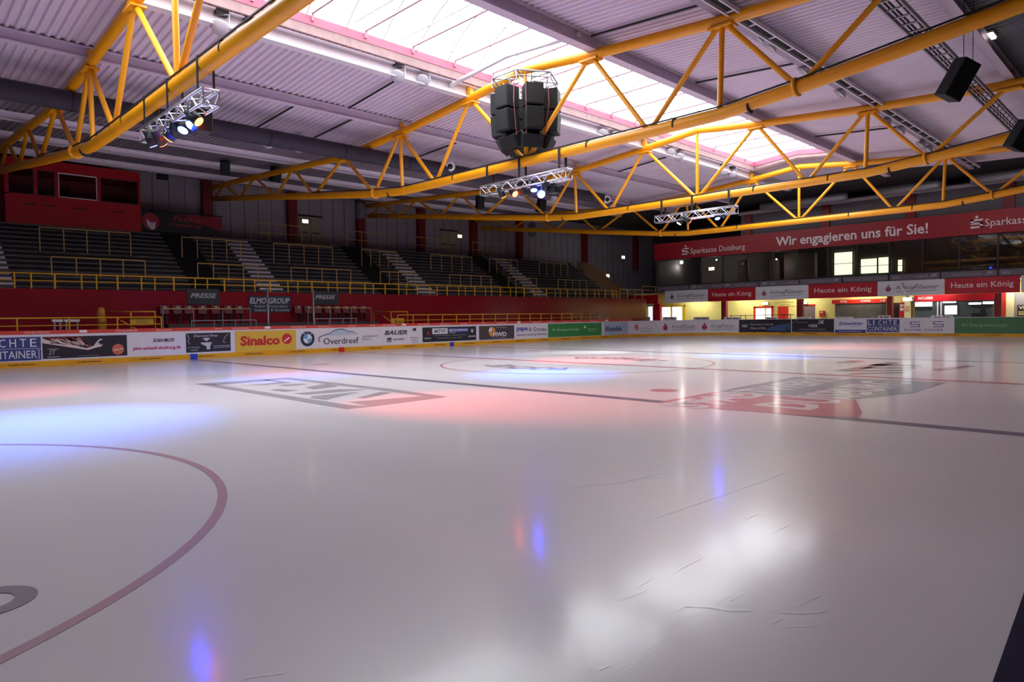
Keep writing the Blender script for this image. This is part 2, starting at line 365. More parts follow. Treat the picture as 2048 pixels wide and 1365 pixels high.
# ================================================================ ICE
def ice_mat(name, rgb, mark=False):
    m = bpy.data.materials.new(name); m.use_nodes = True; MATS[name] = m
    nt = m.node_tree; b = nt.nodes['Principled BSDF']; L = nt.links.new; c = lin(rgb)
    tc = nt.nodes.new('ShaderNodeTexCoord')
    n = nt.nodes.new('ShaderNodeTexNoise'); n.inputs['Scale'].default_value = .35; n.inputs['Detail'].default_value = 6
    mp = nt.nodes.new('ShaderNodeMapping'); mp.inputs['Scale'].default_value = (1, .35, 1)
    L(tc.outputs['Object'], mp.inputs[0]); L(mp.outputs[0], n.inputs['Vector'])
    r = nt.nodes.new('ShaderNodeValToRGB'); e = r.color_ramp.elements; e[0].position = .3; e[1].position = .7
    e[0].color = (*[v*.94 for v in c], 1); e[1].color = (*[min(1, v*1.04) for v in c], 1)
    L(n.outputs['Fac'], r.inputs[0]); L(r.outputs[0], b.inputs['Base Color'])
    b.inputs['Roughness'].default_value = .28; b.inputs['IOR'].default_value = 1.31
    b.inputs['Coat Weight'].default_value = .48; b.inputs['Coat IOR'].default_value = 1.31
    # skate scratches: long thin ridges
    s = nt.nodes.new('ShaderNodeTexNoise'); s.inputs['Scale'].default_value = 1.0; s.inputs['Detail'].default_value = 3
    mp2 = nt.nodes.new('ShaderNodeMapping'); mp2.inputs['Scale'].default_value = (3, 46, 1); mp2.inputs['Rotation'].default_value = (0, 0, .3)
    L(tc.outputs['Object'], mp2.inputs[0]); L(mp2.outputs[0], s.inputs['Vector'])
    s2 = nt.nodes.new('ShaderNodeTexNoise'); s2.inputs['Scale'].default_value = 5; s2.inputs['Detail'].default_value = 4
    L(tc.outputs['Object'], s2.inputs['Vector'])
    ad = nt.nodes.new('ShaderNodeMath'); ad.operation = 'MULTIPLY_ADD'; ad.inputs[1].default_value = .9
    L(s.outputs['Fac'], ad.inputs[0]); L(s2.outputs['Fac'], ad.inputs[2])
    bp = nt.nodes.new('ShaderNodeBump'); bp.inputs['Strength'].default_value = .03; bp.inputs['Distance'].default_value = .012
    L(ad.outputs[0], bp.inputs['Height']); L(bp.outputs[0], b.inputs['Coat Normal'])
    rr = nt.nodes.new('ShaderNodeMapRange'); rr.inputs['To Min'].default_value = .09; rr.inputs['To Max'].default_value = .14
    L(n.outputs['Fac'], rr.inputs[0]); L(rr.outputs[0], b.inputs['Coat Roughness'])
    return m
ICE = ice_mat('ice_white', (228, 222, 222))
def rink_outline(n=14, inset=0.):
    pts = []
    for cx, cy, a0 in ((XB-RC, YB-RC, 0), (XA+RC, YB-RC, 90), (XA+RC, YA+RC, 180), (XB-RC, YA+RC, 270)):
        for k in range(n+1):
            a = math.radians(a0+90*k/n); pts.append((cx+(RC-inset)*math.cos(a), cy+(RC-inset)*math.sin(a)))
    return pts
b = MB(); b.extrude(rink_outline(), -.05, 0, 'Z'); ice = b.build('floor', ICE); structure(ice)
ice['label'] = 'glossy white ice surface of the rink'
G = Surf.flat((0, 0, 0), (1, 0, 0), (0, 1, 0), (0, 0, 1))
mi_red = ice_mat('ice_paint_red', (200, 128, 140)); mi_blue = ice_mat('ice_paint_bluegrey', (128, 122, 140)); mi_circ = ice_mat('ice_paint_rose', (198, 160, 171))
mi_logo = ice_mat('ice_paint_grey', (172, 166, 170)); mi_crim = ice_mat('ice_paint_crimson', (206, 136, 144)); mi_slate = ice_mat('ice_paint_slate', (166, 170, 176)); mi_dark = ice_mat('ice_paint_charcoal', (160, 150, 158))
LZ = .002
def mark(name, mb, m): return mb.build(name, m, ice)
XC = 17.51; YC = 14.71
mark('blue_line', G.rect(MB(), XC-7.29, XC-6.99, YA+.05, YB-.05, LZ), mi_blue)
mark('blue_line', G.rect(MB(), XC+6.99, XC+7.29, YA+.05, YB-.05, LZ), mi_blue)
mark('centre_line', G.rect(MB(), XC-.15, XC+.15, YA+.05, YB-.05, LZ), mi_red)
mark('goal_line', G.rect(MB(), XB-4.05, XB-4, 1, YB-1, LZ), mi_red)
mark('centre_circle', G.ring(MB(), XC, YC, 4.45, 4.53, LZ, 64), mi_red)
for sx in (-20, 20):
    for sy in (-7, 7):
        mark('face_off_circle', G.ring(MB(), XC+sx+.67*(sx < 0), YC+sy, 4.45, 4.53, LZ, 96), mi_circ)
        mark('face_off_spot', G.disc(MB(), XC+sx, YC+sy, .3, layer=LZ), mi_red)
for sx in (-5.5, 5.5):
    for sy in (-7, 7): mark('face_off_spot', G.disc(MB(), XC+sx, YC+sy, .3, layer=LZ), mi_crim)
# ================================================================ DASHER BOARDS
def rp(s):
    """point and inward normal on the rink boundary; s = x along the far side"""
    L1 = XB-RC; A = RC*math.pi/2
    if s <= L1: return Vector((s, YB)), Vector((0, -1))
    s -= L1
    if s <= A: a = math.pi/2-s/RC; c = Vector((XB-RC, YB-RC)); d = Vector((math.cos(a), math.sin(a))); return c+d*RC, -d
    s -= A; H = (YB-RC)-(YA+RC)
    if s <= H: return Vector((XB, YB-RC-s)), Vector((-1, 0))
    s -= H
    if s <= A: a = -s/RC; c = Vector((XB-RC, YA+RC)); d = Vector((math.cos(a), math.sin(a))); return c+d*RC, -d
    s -= A
    return Vector((XB-RC-s, YA)), Vector((0, 1))
def bfn(a, b, l):
    p, n = rp(a); p = p+n*l; return Vector((p.x, p.y, b))
BS = Surf(bfn)
def s_of(px):
    lo, hi = -2., 74.
    for _ in range(50):
        mid = (lo+hi)/2; p, n = rp(mid)
        if proj((p.x, p.y, .65))[0] < px: lo = mid
        else: hi = mid
    return lo
S0 = -6.0; S1 = 86.0; SL = 41.8
boards = thing('dasher_boards', 'white rink boards with yellow kick strip running around the ice', 'rink boards', (20, YB, 0))
NB = 150
m_bw = mat('board_white_plastic', (222, 214, 222), .4, noise=.03); m_kick = mat('kick_strip_yellow', (226, 160, 22), .4, noise=.04)
m_ledge = mat('ledge_orange_red', (206, 66, 52), .4, noise=.04)
def strip(a, b, z0, z1, lay, th, n): return BS.rect(MB(), a, b, z0, z1, lay, n, th)
strip(S0, SL, .2, 1.19, .0, .1, 70).build('board_face', m_bw, boards)
strip(SL, S1, .2, 1.165, .0, .1, 60).build('board_face', m_bw, boards)
strip(S0, SL, 0.003, .21, .012, .1, 70).build('kick_strip', m_kick, boards)
strip(SL, S1, 0.003, .185, .012, .1, 60).build('kick_strip', m_kick, boards)
lg = strip(S0, SL, 1.19, 1.33, .012, .14, 70).build('ledge', m_ledge, boards)
strip(SL, S1, 1.165, 1.19, .012, .14, 60).build('ledge', m_bw, boards)
# ================================================================ WRITING ON THE BOARDS
def cmat(rgb, rough=.45): return mat('print_%02x%02x%02x' % rgb, rgb, rough, noise=.02)
WH, BK, NAVY = (228, 224, 230), (26, 24, 28), (46, 52, 118)
class Panel:
    """a printed sheet on a surface: u,v run 0..1 across the sheet"""
    def __init__(s, S, a0, a1, z0, z1, rgb, name, label, cat, group=None, n=10, lay=.014, thick=.01, frame=None):
        s.S, s.a0, s.a1, s.z0, s.z1, s.lay = S, a0, a1, z0, z1, lay
        s.root = thing(name, label, cat, S.fn((a0+a1)/2, z0, lay), group)
        if rgb: S.rect(MB(), a0, a1, z0, z1, lay, n, thick).build('sheet', cmat(rgb), s.root)
    def A(s, u): return s.a0+(s.a1-s.a0)*u
    def Z(s, v): return s.z0+(s.z1-s.z0)*v
    def txt(s, rgb, *items, name='lettering', lay=.004):
        for it in items:
            t, u0, u1, v0, v1 = it[:5]; k = it[5] if len(it) > 5 else {}
            s.S.text(MB(), t, s.A(u0), s.A(u1), s.Z(v0), s.Z(v1), s.lay+lay, **k).build(name, cmat(rgb), s.root)
        return s
    def rects(s, rgb, *R, name='print', lay=.002):
        b = MB()
        for u0, u1, v0, v1 in R: s.S.rect(b, s.A(u0), s.A(u1), s.Z(v0), s.Z(v1), s.lay+lay, 3)
        b.build(name, cmat(rgb), s.root); return s
    def polys(s, rgb, *P, name='print', lay=.003):
        b = MB()
        for p in P: s.S.poly(b, [(s.A(u), s.Z(v)) for u, v in p], s.lay+lay)
        b.build(name, cmat(rgb), s.root); return s
    def strokes(s, rgb, w, *P, name='print', lay=.003):
        b = MB()
        for p in P: s.S.stroke(b, [(s.A(u), s.Z(v)) for u, v in p], w, s.lay+lay)
        b.build(name, cmat(rgb), s.root); return s
    def disc(s, rgb, u, v, r, name='emblem', lay=.003, **k):
        s.S.disc(MB(), s.A(u), s.Z(v), r, layer=s.lay+lay, **k).build(name, cmat(rgb), s.root); return s
    def ring(s, rgb, u, v, r0, r1, name='emblem', lay=.003, **k):
        s.S.ring(MB(), s.A(u), s.Z(v), r0, r1, layer=s.lay+lay, **k).build(name, cmat(rgb), s.root); return s
IT = dict(shear=.3); BO = dict(bold=.02); BI = dict(shear=.25, bold=.025)
def board_ad(px0, px1, rgb, label, z0=.285, z1=1.09, n=8, s0=None):
    a0 = s_of(px0) if s0 is None else s0
    return Panel(BS, a0, s_of(px1), z0, z1, rgb, 'advertising_sheet', label, 'advert', 'advertising sheets on the rink boards', n)
def lichte(px0, px1, lab, s0=None):
    P = board_ad(px0, px1, (58, 64, 128), lab, .26, 1.1, s0=s0)
    P.txt(WH, *[(c, .04+.158*i, (.14 if c != 'I' else .075)+.158*i, .58, .93) for i, c in enumerate('LICHTE')])
    P.txt(WH, ('CONTAINER', .04, .93, .09, .42)); P.rects(WH, (0, 1, .5, .515)); P.rects(WH, (.96, .97, .05, .45), (.93, .97, .44, .455), (.93, .97, .05, .065))
lichte(0, 82, 'blue board advert with white capitals at the left frame edge', s0=3.25)
P = board_ad(85, 254, (40, 32, 42), 'dark board advert with grinder sparks and an orange disc')
rnd = random.Random(3)
P.polys((216, 196, 196), [(0, .97), (0, .72), (.52, .33), (.68, .5), (.7, .58), (.62, .56), (.5, .42)], lay=.002)
P.strokes((178, 70, 70), .03, *[[(x, .96-.02*rnd.random()), (x+.1+.1*rnd.random(), .74-.35*x-.1*rnd.random())] for x in [rnd.random()*.42 for _ in range(34)]])
P.strokes((240, 214, 204), .018, *[[(x, .93-.2*rnd.random()), (x+.12, .72-.35*x-.1*rnd.random())] for x in [rnd.random()*.45 for _ in range(26)]], lay=.004)
P.strokes((226, 208, 206), .05, [(.56, .46), (.68, .5)], [(.6, .55), (.66, .8), (.69, .82)], [(.62, .58), (.66, .62)], lay=.005)
P.disc((206, 104, 82), .885, .31, .21).strokes((238, 220, 214), .03, [(.83, .27), (.87, .31), (.9, .29), (.94, .36)], lay=.005)
P.txt((150, 140, 148), ('ST', .065, .15, .17, .4, BI)); P.rects((160, 150, 156), (.055, .18, .42, .45), (.05, .19, .05, .09), (.4, .65, .07, .085))
P = board_ad(272, 367, None, 'white board advert reading scan mich over a pink web address')
P.txt((58, 54, 62), ('SCAN MICH!', .35, .8, .6, .78, BI)).txt((198, 30, 96), ('pkw-ankauf-duisburg.de', -.06, .94, .19, .4, BO), name='web_address')
P = board_ad(372, 461, (44, 38, 48), 'dark board advert with white tracery beside the yellow one')
P.txt((215, 208, 214), ('Diamond Shop', .17, .7, .76, .92, dict(shear=.2)), ('JUWELIER', .03, .3, .21, .28), ('ANKAUF', .1, .25, .08, .15))
P.strokes((190, 184, 190), .02, [(.03, .95), (.07, .75), (.04, .6), (.08, .42)], [(.95, .95), (.86, .72), (.83, .5), (.88, .45)], [(.6, .3), (.98, .3)], [(.6, .2), (.98, .22)])
P.polys((198, 192, 198), [(.36, .7), (.4, .74), (.5, .74), (.53, .7), (.45, .56)], [(.32, .5), (.57, .5), (.53, .3), (.52, .12), (.45, .12), (.44, .3), (.33, .42)])
P = board_ad(470, 592, (222, 178, 62), 'yellow board advert with red serif name and red disc', .21, 1.13)
P.txt((198, 44, 40), ('Sinalco', .08, .72, .28, .76, dict(bold=.045)))
P.disc((205, 38, 50), .84, .56, .245).strokes((240, 225, 220), .055, [(.79, .42), (.84, .53), (.885, .62)], lay=.005).ring((222, 178, 62), .225, .68, .035, .055, lay=.006)
P = board_ad(595, 762, None, 'white board advert with blue roundel and car outline', .2, 1.15)
c = (.11, .52)
P.disc((40, 44, 70), *c, .36, lay=.002).disc((225, 222, 228), *c, .225, lay=.003)
P.disc((98, 160, 214), *c, .215, lay=.004, a0=90, a1=180).disc((98, 160, 214), *c, .215, lay=.0045, a0=270, a1=360)
P.txt((225, 222, 228), ('B', .065, .08, .73, .83), ('M', .1, .122, .82, .9), ('W', .14, .16, .72, .81), name='roundel_lettering', lay=.006)
P.txt((58, 56, 66), ('Overdreef', .29, .71, .2, .52)).strokes((70, 78, 98), .035, [(.25, .35), (.235, .45), (.24, .58), (.3, .68), (.37, .76), (.42, .9), (.48, .97), (.53, .95), (.58, .84), (.66, .78)])
P.polys((186, 198, 214), [(.3, .66), (.38, .75), (.43, .88), (.48, .94), (.53, .92), (.58, .82), (.7, .76), (.7, .66)], lay=.002)
P.txt((120, 118, 130), ('Am Parallelhafen 10', .755, .96, .5, .6), ('47059 Duisburg', .755, .87, .32, .44), name='address')
P = board_ad(765, 842, None, 'white board advert with several small grey sponsor marks', .2, 1.15)
P.txt((52, 50, 62), ('BAUER', .05, .63, .57, .82, BI), ('HOCKEY', .25, .57, .28, .36, BI), ('BARRIO', .72, .95, .34, .4), ('PROFI', .75, .92, .2, .25), ('SPORT', .75, .92, .08, .13))
P.rects((70, 66, 78), (.11, .22, .18, .42), (.78, .87, .76, .92), lay=.002).rects(WH, (.13, .15, .2, .3), (.18, .2, .2, .3), lay=.004)
P = board_ad(845, 952, (40, 40, 46), 'dark board advert with car dealer emblems behind the far blue marker')
P.polys((178, 34, 54), [(.08, .66), (.1, .78), (.12, .66), (.1, .58)], [(.05, .5), (.1, .6), (.09, .48)], [(.15, .5), (.1, .6), (.11, .48)])
P.rects((220, 216, 222), (.17, .45, .52, .92)).txt((110, 104, 108), ('MTW', .2, .43, .6, .84, BI)).rects((58, 62, 140), (.47, .84, .58, .92))
P.txt(WH, ('BRÜGGEMANN', .48, .83, .68, .88, BO), ('SERVICE', .48, .6, .55, .63), ('GWM', .84, .98, .22, .34, BO), ('Mitsubishi Motors', .03, .15, .2, .32), ('www.mtw-automobile.de - Duisburg, Oberhausen', .2, .8, .38, .44), ('Automobile am Ring - 0203', .26, .72, .2, .26), name='small_lettering')
P.ring(WH, .92, .68, .075, .1).polys(WH, [(.91, .6), (.92, .82), (.93, .6)])
P = board_ad(958, 1028, (76, 66, 70), 'brown-grey board advert with orange segmented globe', .27, 1.09)
P.disc((222, 150, 70), .36, .56, .28).disc(WH, .355, .58, .27, a0=90, a1=180, lay=.004).rects((76, 66, 70), (.355, .365, .25, .9), (.25, .47, .55, .57), lay=.006)
P.txt((232, 226, 232), ('HWD', .38, .77, .2, .52, dict(bold=.03)), ('Hausverwaltung', .47, .77, .83, .9), ('Immobilien Duisburg', .36, .77, .08, .13), lay=.008)
P = board_ad(1032, 1094, None, 'white board advert with blue name and grey security slogan', .2, 1.15)
P.txt((60, 66, 170), ('pape', .02, .36, .48, .78, BO)).txt((92, 88, 96), ('& Grunau', .4, .97, .5, .78), ('security und vip services', .02, .98, .18, .38), name='slogan')
P = board_ad(1096, 1203, (54, 132, 70), 'green board advert near the far rink corner', .24, 1.13)
P.txt((206, 224, 206), ('Ihr Energieversorger', .08, .57, .4, .62), ('Stadtwerke', .73, .93, .48, .58), ('Duisburg', .73, .87, .32, .42)).polys((220, 232, 220), [(.66, .82), (.69, .66), (.67, .55), (.65, .66)])
P = board_ad(1208, 1256, (172, 184, 208), 'pale blue board advert in the rink corner', .2, 1.15)
P.txt((58, 64, 104), ('Rheinfels', .06, .75, .28, .68, dict(bold=.03))).strokes((130, 150, 190), .03, [(.8, .5), (.83, .8), (.87, .5), (.91, .8), (.94, .5)])
P = board_ad(1262, 1318, None, 'white board advert with red angular S at the curve', .18, 1.14, 10)
def sbank(P, u0, u1, v0, v1, rgb):
    w, h = u1-u0, v1-v0; t = .2
    R = [(0, 1, 1-t, 1), (0, .25, .5, 1), (0, 1, .4, .6), (.75, 1, 0, .6), (0, 1, 0, t)]
    P.rects(rgb, *[(u0+a*w, u0+b*w, v0+c*h, v0+d*h) for a, b, c, d in R], name='emblem')
    cu, cv = u0+w/2, v1+h*.24
    P.disc(rgb, cu, cv, abs(P.Z(h*.14)-P.Z(0)), name='emblem_dot')
sbank(P, .14, .28, .38, .7, (190, 30, 54)); P.txt((140, 118, 126), ('Sparkasse', .36, .8, .38, .52), ('Duisburg', .36, .76, .16, .3))
def koenig(P, rgbE, rgbT, u=.12, r=None):
    H = abs(P.z1-P.z0); r = r or .2*H
    P.disc(rgbE, u, .47, r, name='emblem').ring(rgbE, u, .47, r*1.25, r*1.34, name='emblem', a0=200, a1=340, n=14)
    P.strokes((210, 180, 186), r*.16, [(u, .47+.0), (u+.0, .47+.12)], lay=.005)
    b = MB(); P.S.poly(b, [(P.A(u)-r*.5, P.Z(.47)+r*1.1), (P.A(u), P.Z(.47)+r*1.9), (P.A(u)+r*.5, P.Z(.47)+r*1.1)], P.lay+.004); b.build('crown', cmat(rgbE), P.root)
    P.txt(rgbT, ('König', .29, .58, .36, .68, dict(shear=.35)), ('Pilsener', .56, .92, .4, .72, dict(shear=.35))).strokes(rgbT, .02*H+.008, [(.3, .26), (.9, .31)])
P = board_ad(1322, 1398, None, 'white board advert with red emblem and script, left of its twin', .18, 1.14, 10); koenig(P, (176, 40, 66), (140, 116, 136))
P = board_ad(1400, 1476, None, 'white board advert with red emblem and script beside the dark ice advert', .18, 1.14, 10); koenig(P, (176, 40, 66), (140, 104, 130))
P = board_ad(1478, 1582, (40, 38, 46), 'dark board advert with white slogan and blue player glow', .2, 1.15)
P.txt((214, 210, 216), ('Spannung auf dem Eis.', .22, .67, .54, .7), ('Fakten im Blatt.', .22, .52, .26, .42), ('NRZ', .05, .17, .42, .62, BI))
P.polys((70, 90, 132), [(.5, .2), (.62, .45), (.82, .62), (.97, .7), (.98, .2), (.9, .08), (.7, .06)], lay=.002).polys((30, 32, 42), [(.82, .2), (.84, .45), (.9, .52), (.95, .46), (.94, .3), (.92, .12)], lay=.004).strokes((160, 184, 214), .03, [(.62, .4), (.75, .5), (.86, .52)], [(.66, .3), (.8, .36)], lay=.005)
P = board_ad(1584, 1668, (46, 40, 48), 'dark board advert with white capitals and tilted initials', .2, 1.15)
P.txt((220, 216, 222), ('HEIS', .41, .62, .4, .62, BO), ('DK', .64, .78, .64, .92, BI), ('Duisburger Kontor', .14, .38, .72, .8), ('HEIZUNG SANITÄR KLIMA SERVICE', .17, .8, .2, .28)).rects((200, 196, 202), (.02, .98, .05, .07)).strokes((180, 176, 182), .03, [(.03, .72), (.08, .86), (.14, .9)])
P = board_ad(1670, 1732, (222, 216, 230), 'white board advert with blue slanted name and blue foot strip', .2, 1.15)
P.txt((58, 54, 140), ('Eickwinkler', .13, .92, .56, .78, BI), ('Containerdienst', .48, .88, .44, .5, IT)).rects((64, 60, 146), (0, 1, 0, .22)).txt(WH, ('www.eickwinkler.de', .12, .86, .06, .15), name='web_address', lay=.006)
lichte(1734, 1799, 'blue board advert with white capitals on the far end boards')
P = board_ad(1802, 1908, None, 'white board advert with two purple square-cut S signs', .18, 1.14)
for k, u in enumerate((.18, .62)):
    P.rects((108, 92, 150), (u, u+.19, .75, .8), (u, u+.02, .62, .8), (u, u+.19, .58, .63), (u+.17, u+.19, .46, .6), (u, u+.19, .42, .47))
P.txt((104, 84, 120), *[(c, .06+.058*i, .1+.058*i, .18, .3, BO) for i, c in enumerate('SCHNEE SCHNEE') if c != ' '])
P = board_ad(1909, 2075, (70, 116, 76), 'green board advert at the right frame edge', .19, 1.16)
P.txt((150, 176, 150), ('Ihr Energieversorger', .1, .66, .38, .64))
# kick strip writing and the coloured line markers
s = 1.7
while s < 76:
    b = MB(); BS.text(b, 'GelbeSeiten', s+.33, s+1.15, .075, .15, .0135, bold=.02); BS.text(b, 'www.', s+.05, s+.3, .085, .105, .0135); BS.text(b, '.de', s+1.18, s+1.27, .085, .11, .0135); b.build('kick_lettering', cmat((52, 40, 22)), boards)
    s += 2.13
for px, rgb, nm in ((387, (36, 66, 176), 'blue square marker on the kick strip below the tracery advert'), (682, (206, 20, 36), 'red square marker on the kick strip below the car outline advert'), (903, (44, 60, 180), 'blue square marker on the kick strip below the dark dealer advert')):
    a = s_of(px); o = BS.rect(MB(), a-.15, a+.15, .004, .22, .018, 1, .006).build('line_marker', cmat(rgb)); tag(o, nm, 'marker', 'line markers on the boards')
b = MB()
LED = [('TAPE BACKBOARD', 48, 101), ('TAPE BACKBOARD', 232, 276), ('Ehrenamt', 314, 344), ('macht', 382, 400), ('Spaß', 431, 445), ('TAPE BACKBOARD', 464, 499), ('TAPE BACKBOARD', 582, 612), ('Ehrenamt', 638, 661), ('macht', 697, 711), ('Spaß', 740, 750), ('TAPE BACKBOARD', 765, 792), ('TAPE BACKBOARD', 836, 860), ('Ehrenamt', 880, 898), ('macht', 922, 934), ('Spaß', 963, 971), ('TAPE BACKBOARD', 993, 1013), ('TAPE BACKBOARD', 1064, 1080), ('Ehrenamt', 1095, 1108), ('macht', 1127, 1135), ('Spaß', 1154, 1161), ('Ehrenamt', 1180, 1194)]
for t, p0, p1 in LED: BS.text(MB(), t, s_of(p0), s_of(p1), 1.225, 1.29, .0135).build('ledge_lettering', cmat((240, 214, 210)), boards)
b = MB()
for p0, p1 in ((160, 175), (530, 541), (804, 812), (1034, 1041), (1210, 1216)): BS.rect(MB(), s_of(p0), s_of(p1), 1.22, 1.315, .0135).build('ledge_sticker', cmat((232, 226, 228)), boards)
# ---- marks under the ice: tilted frame logo, crimson box, striped emblem, centre lettering
def ip(x, y):
    p = at(x, y, Z=0); return (p.x, p.y)
def icepoly(name, m, *polys, z=.003):
    b = MB()
    for p in polys: G.poly(b, [ip(x, y) for x, y in p], z)
    return mark(name, b, m)
def Lp(x, y): return (380+x*530/2048, 740+y*90/348)       # from the close-up of the frame logo
icepoly('ice_logo', mi_logo, *[[Lp(*q) for q in p] for p in (
    [(40, 110), (180, 112), (1040, 245), (1210, 305)], [(1210, 305), (1040, 245), (1225, 272), (1400, 285)], [(1400, 285), (1225, 250), (1800, 205), (1990, 210)],
    [(1990, 210), (1790, 203), (1480, 160), (1560, 150)], [(1560, 150), (1480, 160), (740, 72), (760, 62)], [(760, 62), (740, 72), (225, 118), (40, 110)],
    [(380, 122), (560, 118), (780, 100), (600, 78), (560, 80), (700, 98), (480, 118)], [(620, 158), (680, 148), (840, 160), (730, 172)], [(680, 120), (860, 108), (910, 112), (740, 128)],
    [(800, 185), (1140, 152), (1380, 152), (900, 195)], [(890, 138), (1060, 108), (1150, 128), (960, 152)], [(940, 205), (1310, 172), (1050, 235), (930, 220)], [(1290, 218), (1480, 170), (1560, 178), (1350, 222)])])
def Lq(x, y): return (1270+x*778/2048, 690+y*170/448)
icepoly('ice_logo', mi_crim, [Lq(115, 305), Lq(410, 250), Lq(480, 255), Lq(240, 310)], [Lq(240, 325), Lq(590, 262), Lq(1160, 290), Lq(1195, 355), Lq(1180, 385), Lq(860, 372)], z=.0025)
icepoly('ice_logo', mi_slate, [Lq(440, 245), Lq(840, 170), Lq(1190, 180), Lq(1640, 200), Lq(1460, 255), Lq(1180, 285), Lq(600, 258)], z=.0026)
b = MB()
for t, (x0, y0), (x1, y1), (x2, y2) in (('STADTWERKE', (9.95, 6.6), (17.0, 6.6), (17.0, 5.7)), ('DUISBURG', (10.9, 5.3), (16.6, 5.3), (16.6, 4.3))):
    V, Fc = glyphs(t, bold=.03); vs = [b.b.verts.new((x0+(x1-x0)*a, y1+(y2-y1)*(1-c), .004)) for a, c in V]
    for f in Fc: b.b.faces.new([vs[i] for i in f])
mark('ice_lettering', b, ICE)
icepoly('ice_logo', mi_dark, [Lq(1040, 138), Lq(1330, 92), Lq(1400, 96), Lq(1130, 142)], [Lq(1060, 90), Lq(1180, 90), Lq(1150, 96), Lq(1070, 96)], *[[Lq(1100+40*k, 158-16*k), Lq(1420+30*k, 150-12*k), Lq(1420+30*k, 144-12*k), Lq(1150+40*k, 150-16*k)] for k in range(4)], [Lq(1560, 130), Lq(1760, 108), Lq(1800, 114), Lq(1600, 140)])
b = MB()
def arc_text(t, r, a0, a1, h):
    V, Fc = glyphs(t, bold=.03)
    vs = [b.b.verts.new((XC+(r+h*c)*math.cos(math.radians(a0+(a1-a0)*a)), YC+(r+h*c)*math.sin(math.radians(a0+(a1-a0)*a)), .003)) for a, c in V]
    for f in Fc: b.b.faces.new([vs[i] for i in f])
arc_text('FÜCHSE', 2.2, 215, 145, 1.1); arc_text('DUISBURG', 2.2, 40, -40, 1.1)
mark('ice_lettering', b, mi_dark)
c0, c1 = ip(-30, 1207), ip(66, 1200); r1 = math.hypot(c1[0]-c0[0], c1[1]-c0[1])
mark('ice_logo', G.ring(MB(), *c0, r1*.55, r1, .003, 48), mi_dark)
# ================================================================ STANDS
m_terr = mat('terrace_concrete', (96, 92, 93), .85, noise=.18, nscale=1.5)
m_tread = mat('white_step_edge', (214, 208, 212), .6, noise=.06, nscale=3)
RUN, RISE, TY, TZ, NS = .345, .236, 33.5, 2.9, 14
def terr_z(y): return TZ+RISE*(int((y-TY)/RUN)+1) if y > TY else TZ
TX0, TX1 = -14.0, 44.9
pr = [(33.16, .0), (33.16, TZ), (TY, TZ)]
for k in range(NS):
    pr += [(TY+RUN*k, TZ+RISE*(k+1)), (TY+RUN*(k+1), TZ+RISE*(k+1))]
pr += [(WALL_Y-.01, TZ+RISE*NS), (WALL_Y-.01, .0)]
o = MB().extrude(pr, TX0, TX1).build('standing_terrace', m_terr)
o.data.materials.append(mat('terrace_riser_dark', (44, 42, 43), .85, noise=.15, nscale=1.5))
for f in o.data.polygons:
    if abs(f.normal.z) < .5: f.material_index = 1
tag(o, 'dark stepped standing terrace along the far side behind the red wall', 'terrace')
b = MB()
for k in range(NS): b.span((TX0, TY+RUN*k-.03, TZ+RISE*(k+1)-.075), (TX1, TY+RUN*k+.02, TZ+RISE*(k+1)+.004))
b.build('step_edges', mat('terrace_edge_grey', (92, 87, 89), .8, noise=.25, nscale=2), o)
o = MB().span((TX0, 32.9, .0), (48.6, 33.12, 3.0)).build('front_wall', mat('gloss_red_front', (136, 10, 28), .2, noise=.07, nscale=.7)); tag(o, 'long glossy dark red wall fronting the terrace', 'wall panel')
# stairs through the terrace with white step edges
for k, (x, lab) in enumerate(((4.4, 'white edged stair at the left frame edge below the press cabin'), (15.9, 'white edged stair right of the red team banner'), (26.0, 'white edged stair below the second lit exit sign'), (36.3, 'white edged stair nearest to the sloping stair flank'))):
    if k == 0:
        st = thing('terrace_stair', lab, 'stair', (x, TY, TZ), 'stairs through the standing terrace'); st0 = st
        for i in range(NS):
            MB().span((x-.62, TY-.13+RUN*i, TZ+RISE*i+.0), (x+.62, TY+RUN*i+.24, TZ+RISE*i+.1)).build('step', m_tread, st)
            MB().span((x-.6, TY+.1+RUN*i, TZ+RISE*i+.1), (x+.6, TY+RUN*i+.25, TZ+RISE*(i+1))).build('riser', m_dark, st)
        for c in st.children: c.location.z += .03
    else: copy_tree(st0, (x, TY, TZ), lab)
m_drk = mat('stair_shade_black', (20, 18, 19), .9)  # black colour stands for the shade in the unlit stair openings
ds0 = None
for x, lab in ((12.7, 'stair painted dark as if unlit, left of the white edged stair beside the team banner'), (23.2, 'stair painted dark as if unlit, left of the white edged stair below the second exit sign'), (33.8, 'stair painted dark as if unlit, left of the farthest white edged stair')):
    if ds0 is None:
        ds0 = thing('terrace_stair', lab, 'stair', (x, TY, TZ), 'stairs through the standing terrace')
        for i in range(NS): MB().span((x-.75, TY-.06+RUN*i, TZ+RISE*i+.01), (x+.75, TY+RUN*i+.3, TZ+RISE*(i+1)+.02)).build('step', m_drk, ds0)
    else: copy_tree(ds0, (x, TY, TZ), lab)
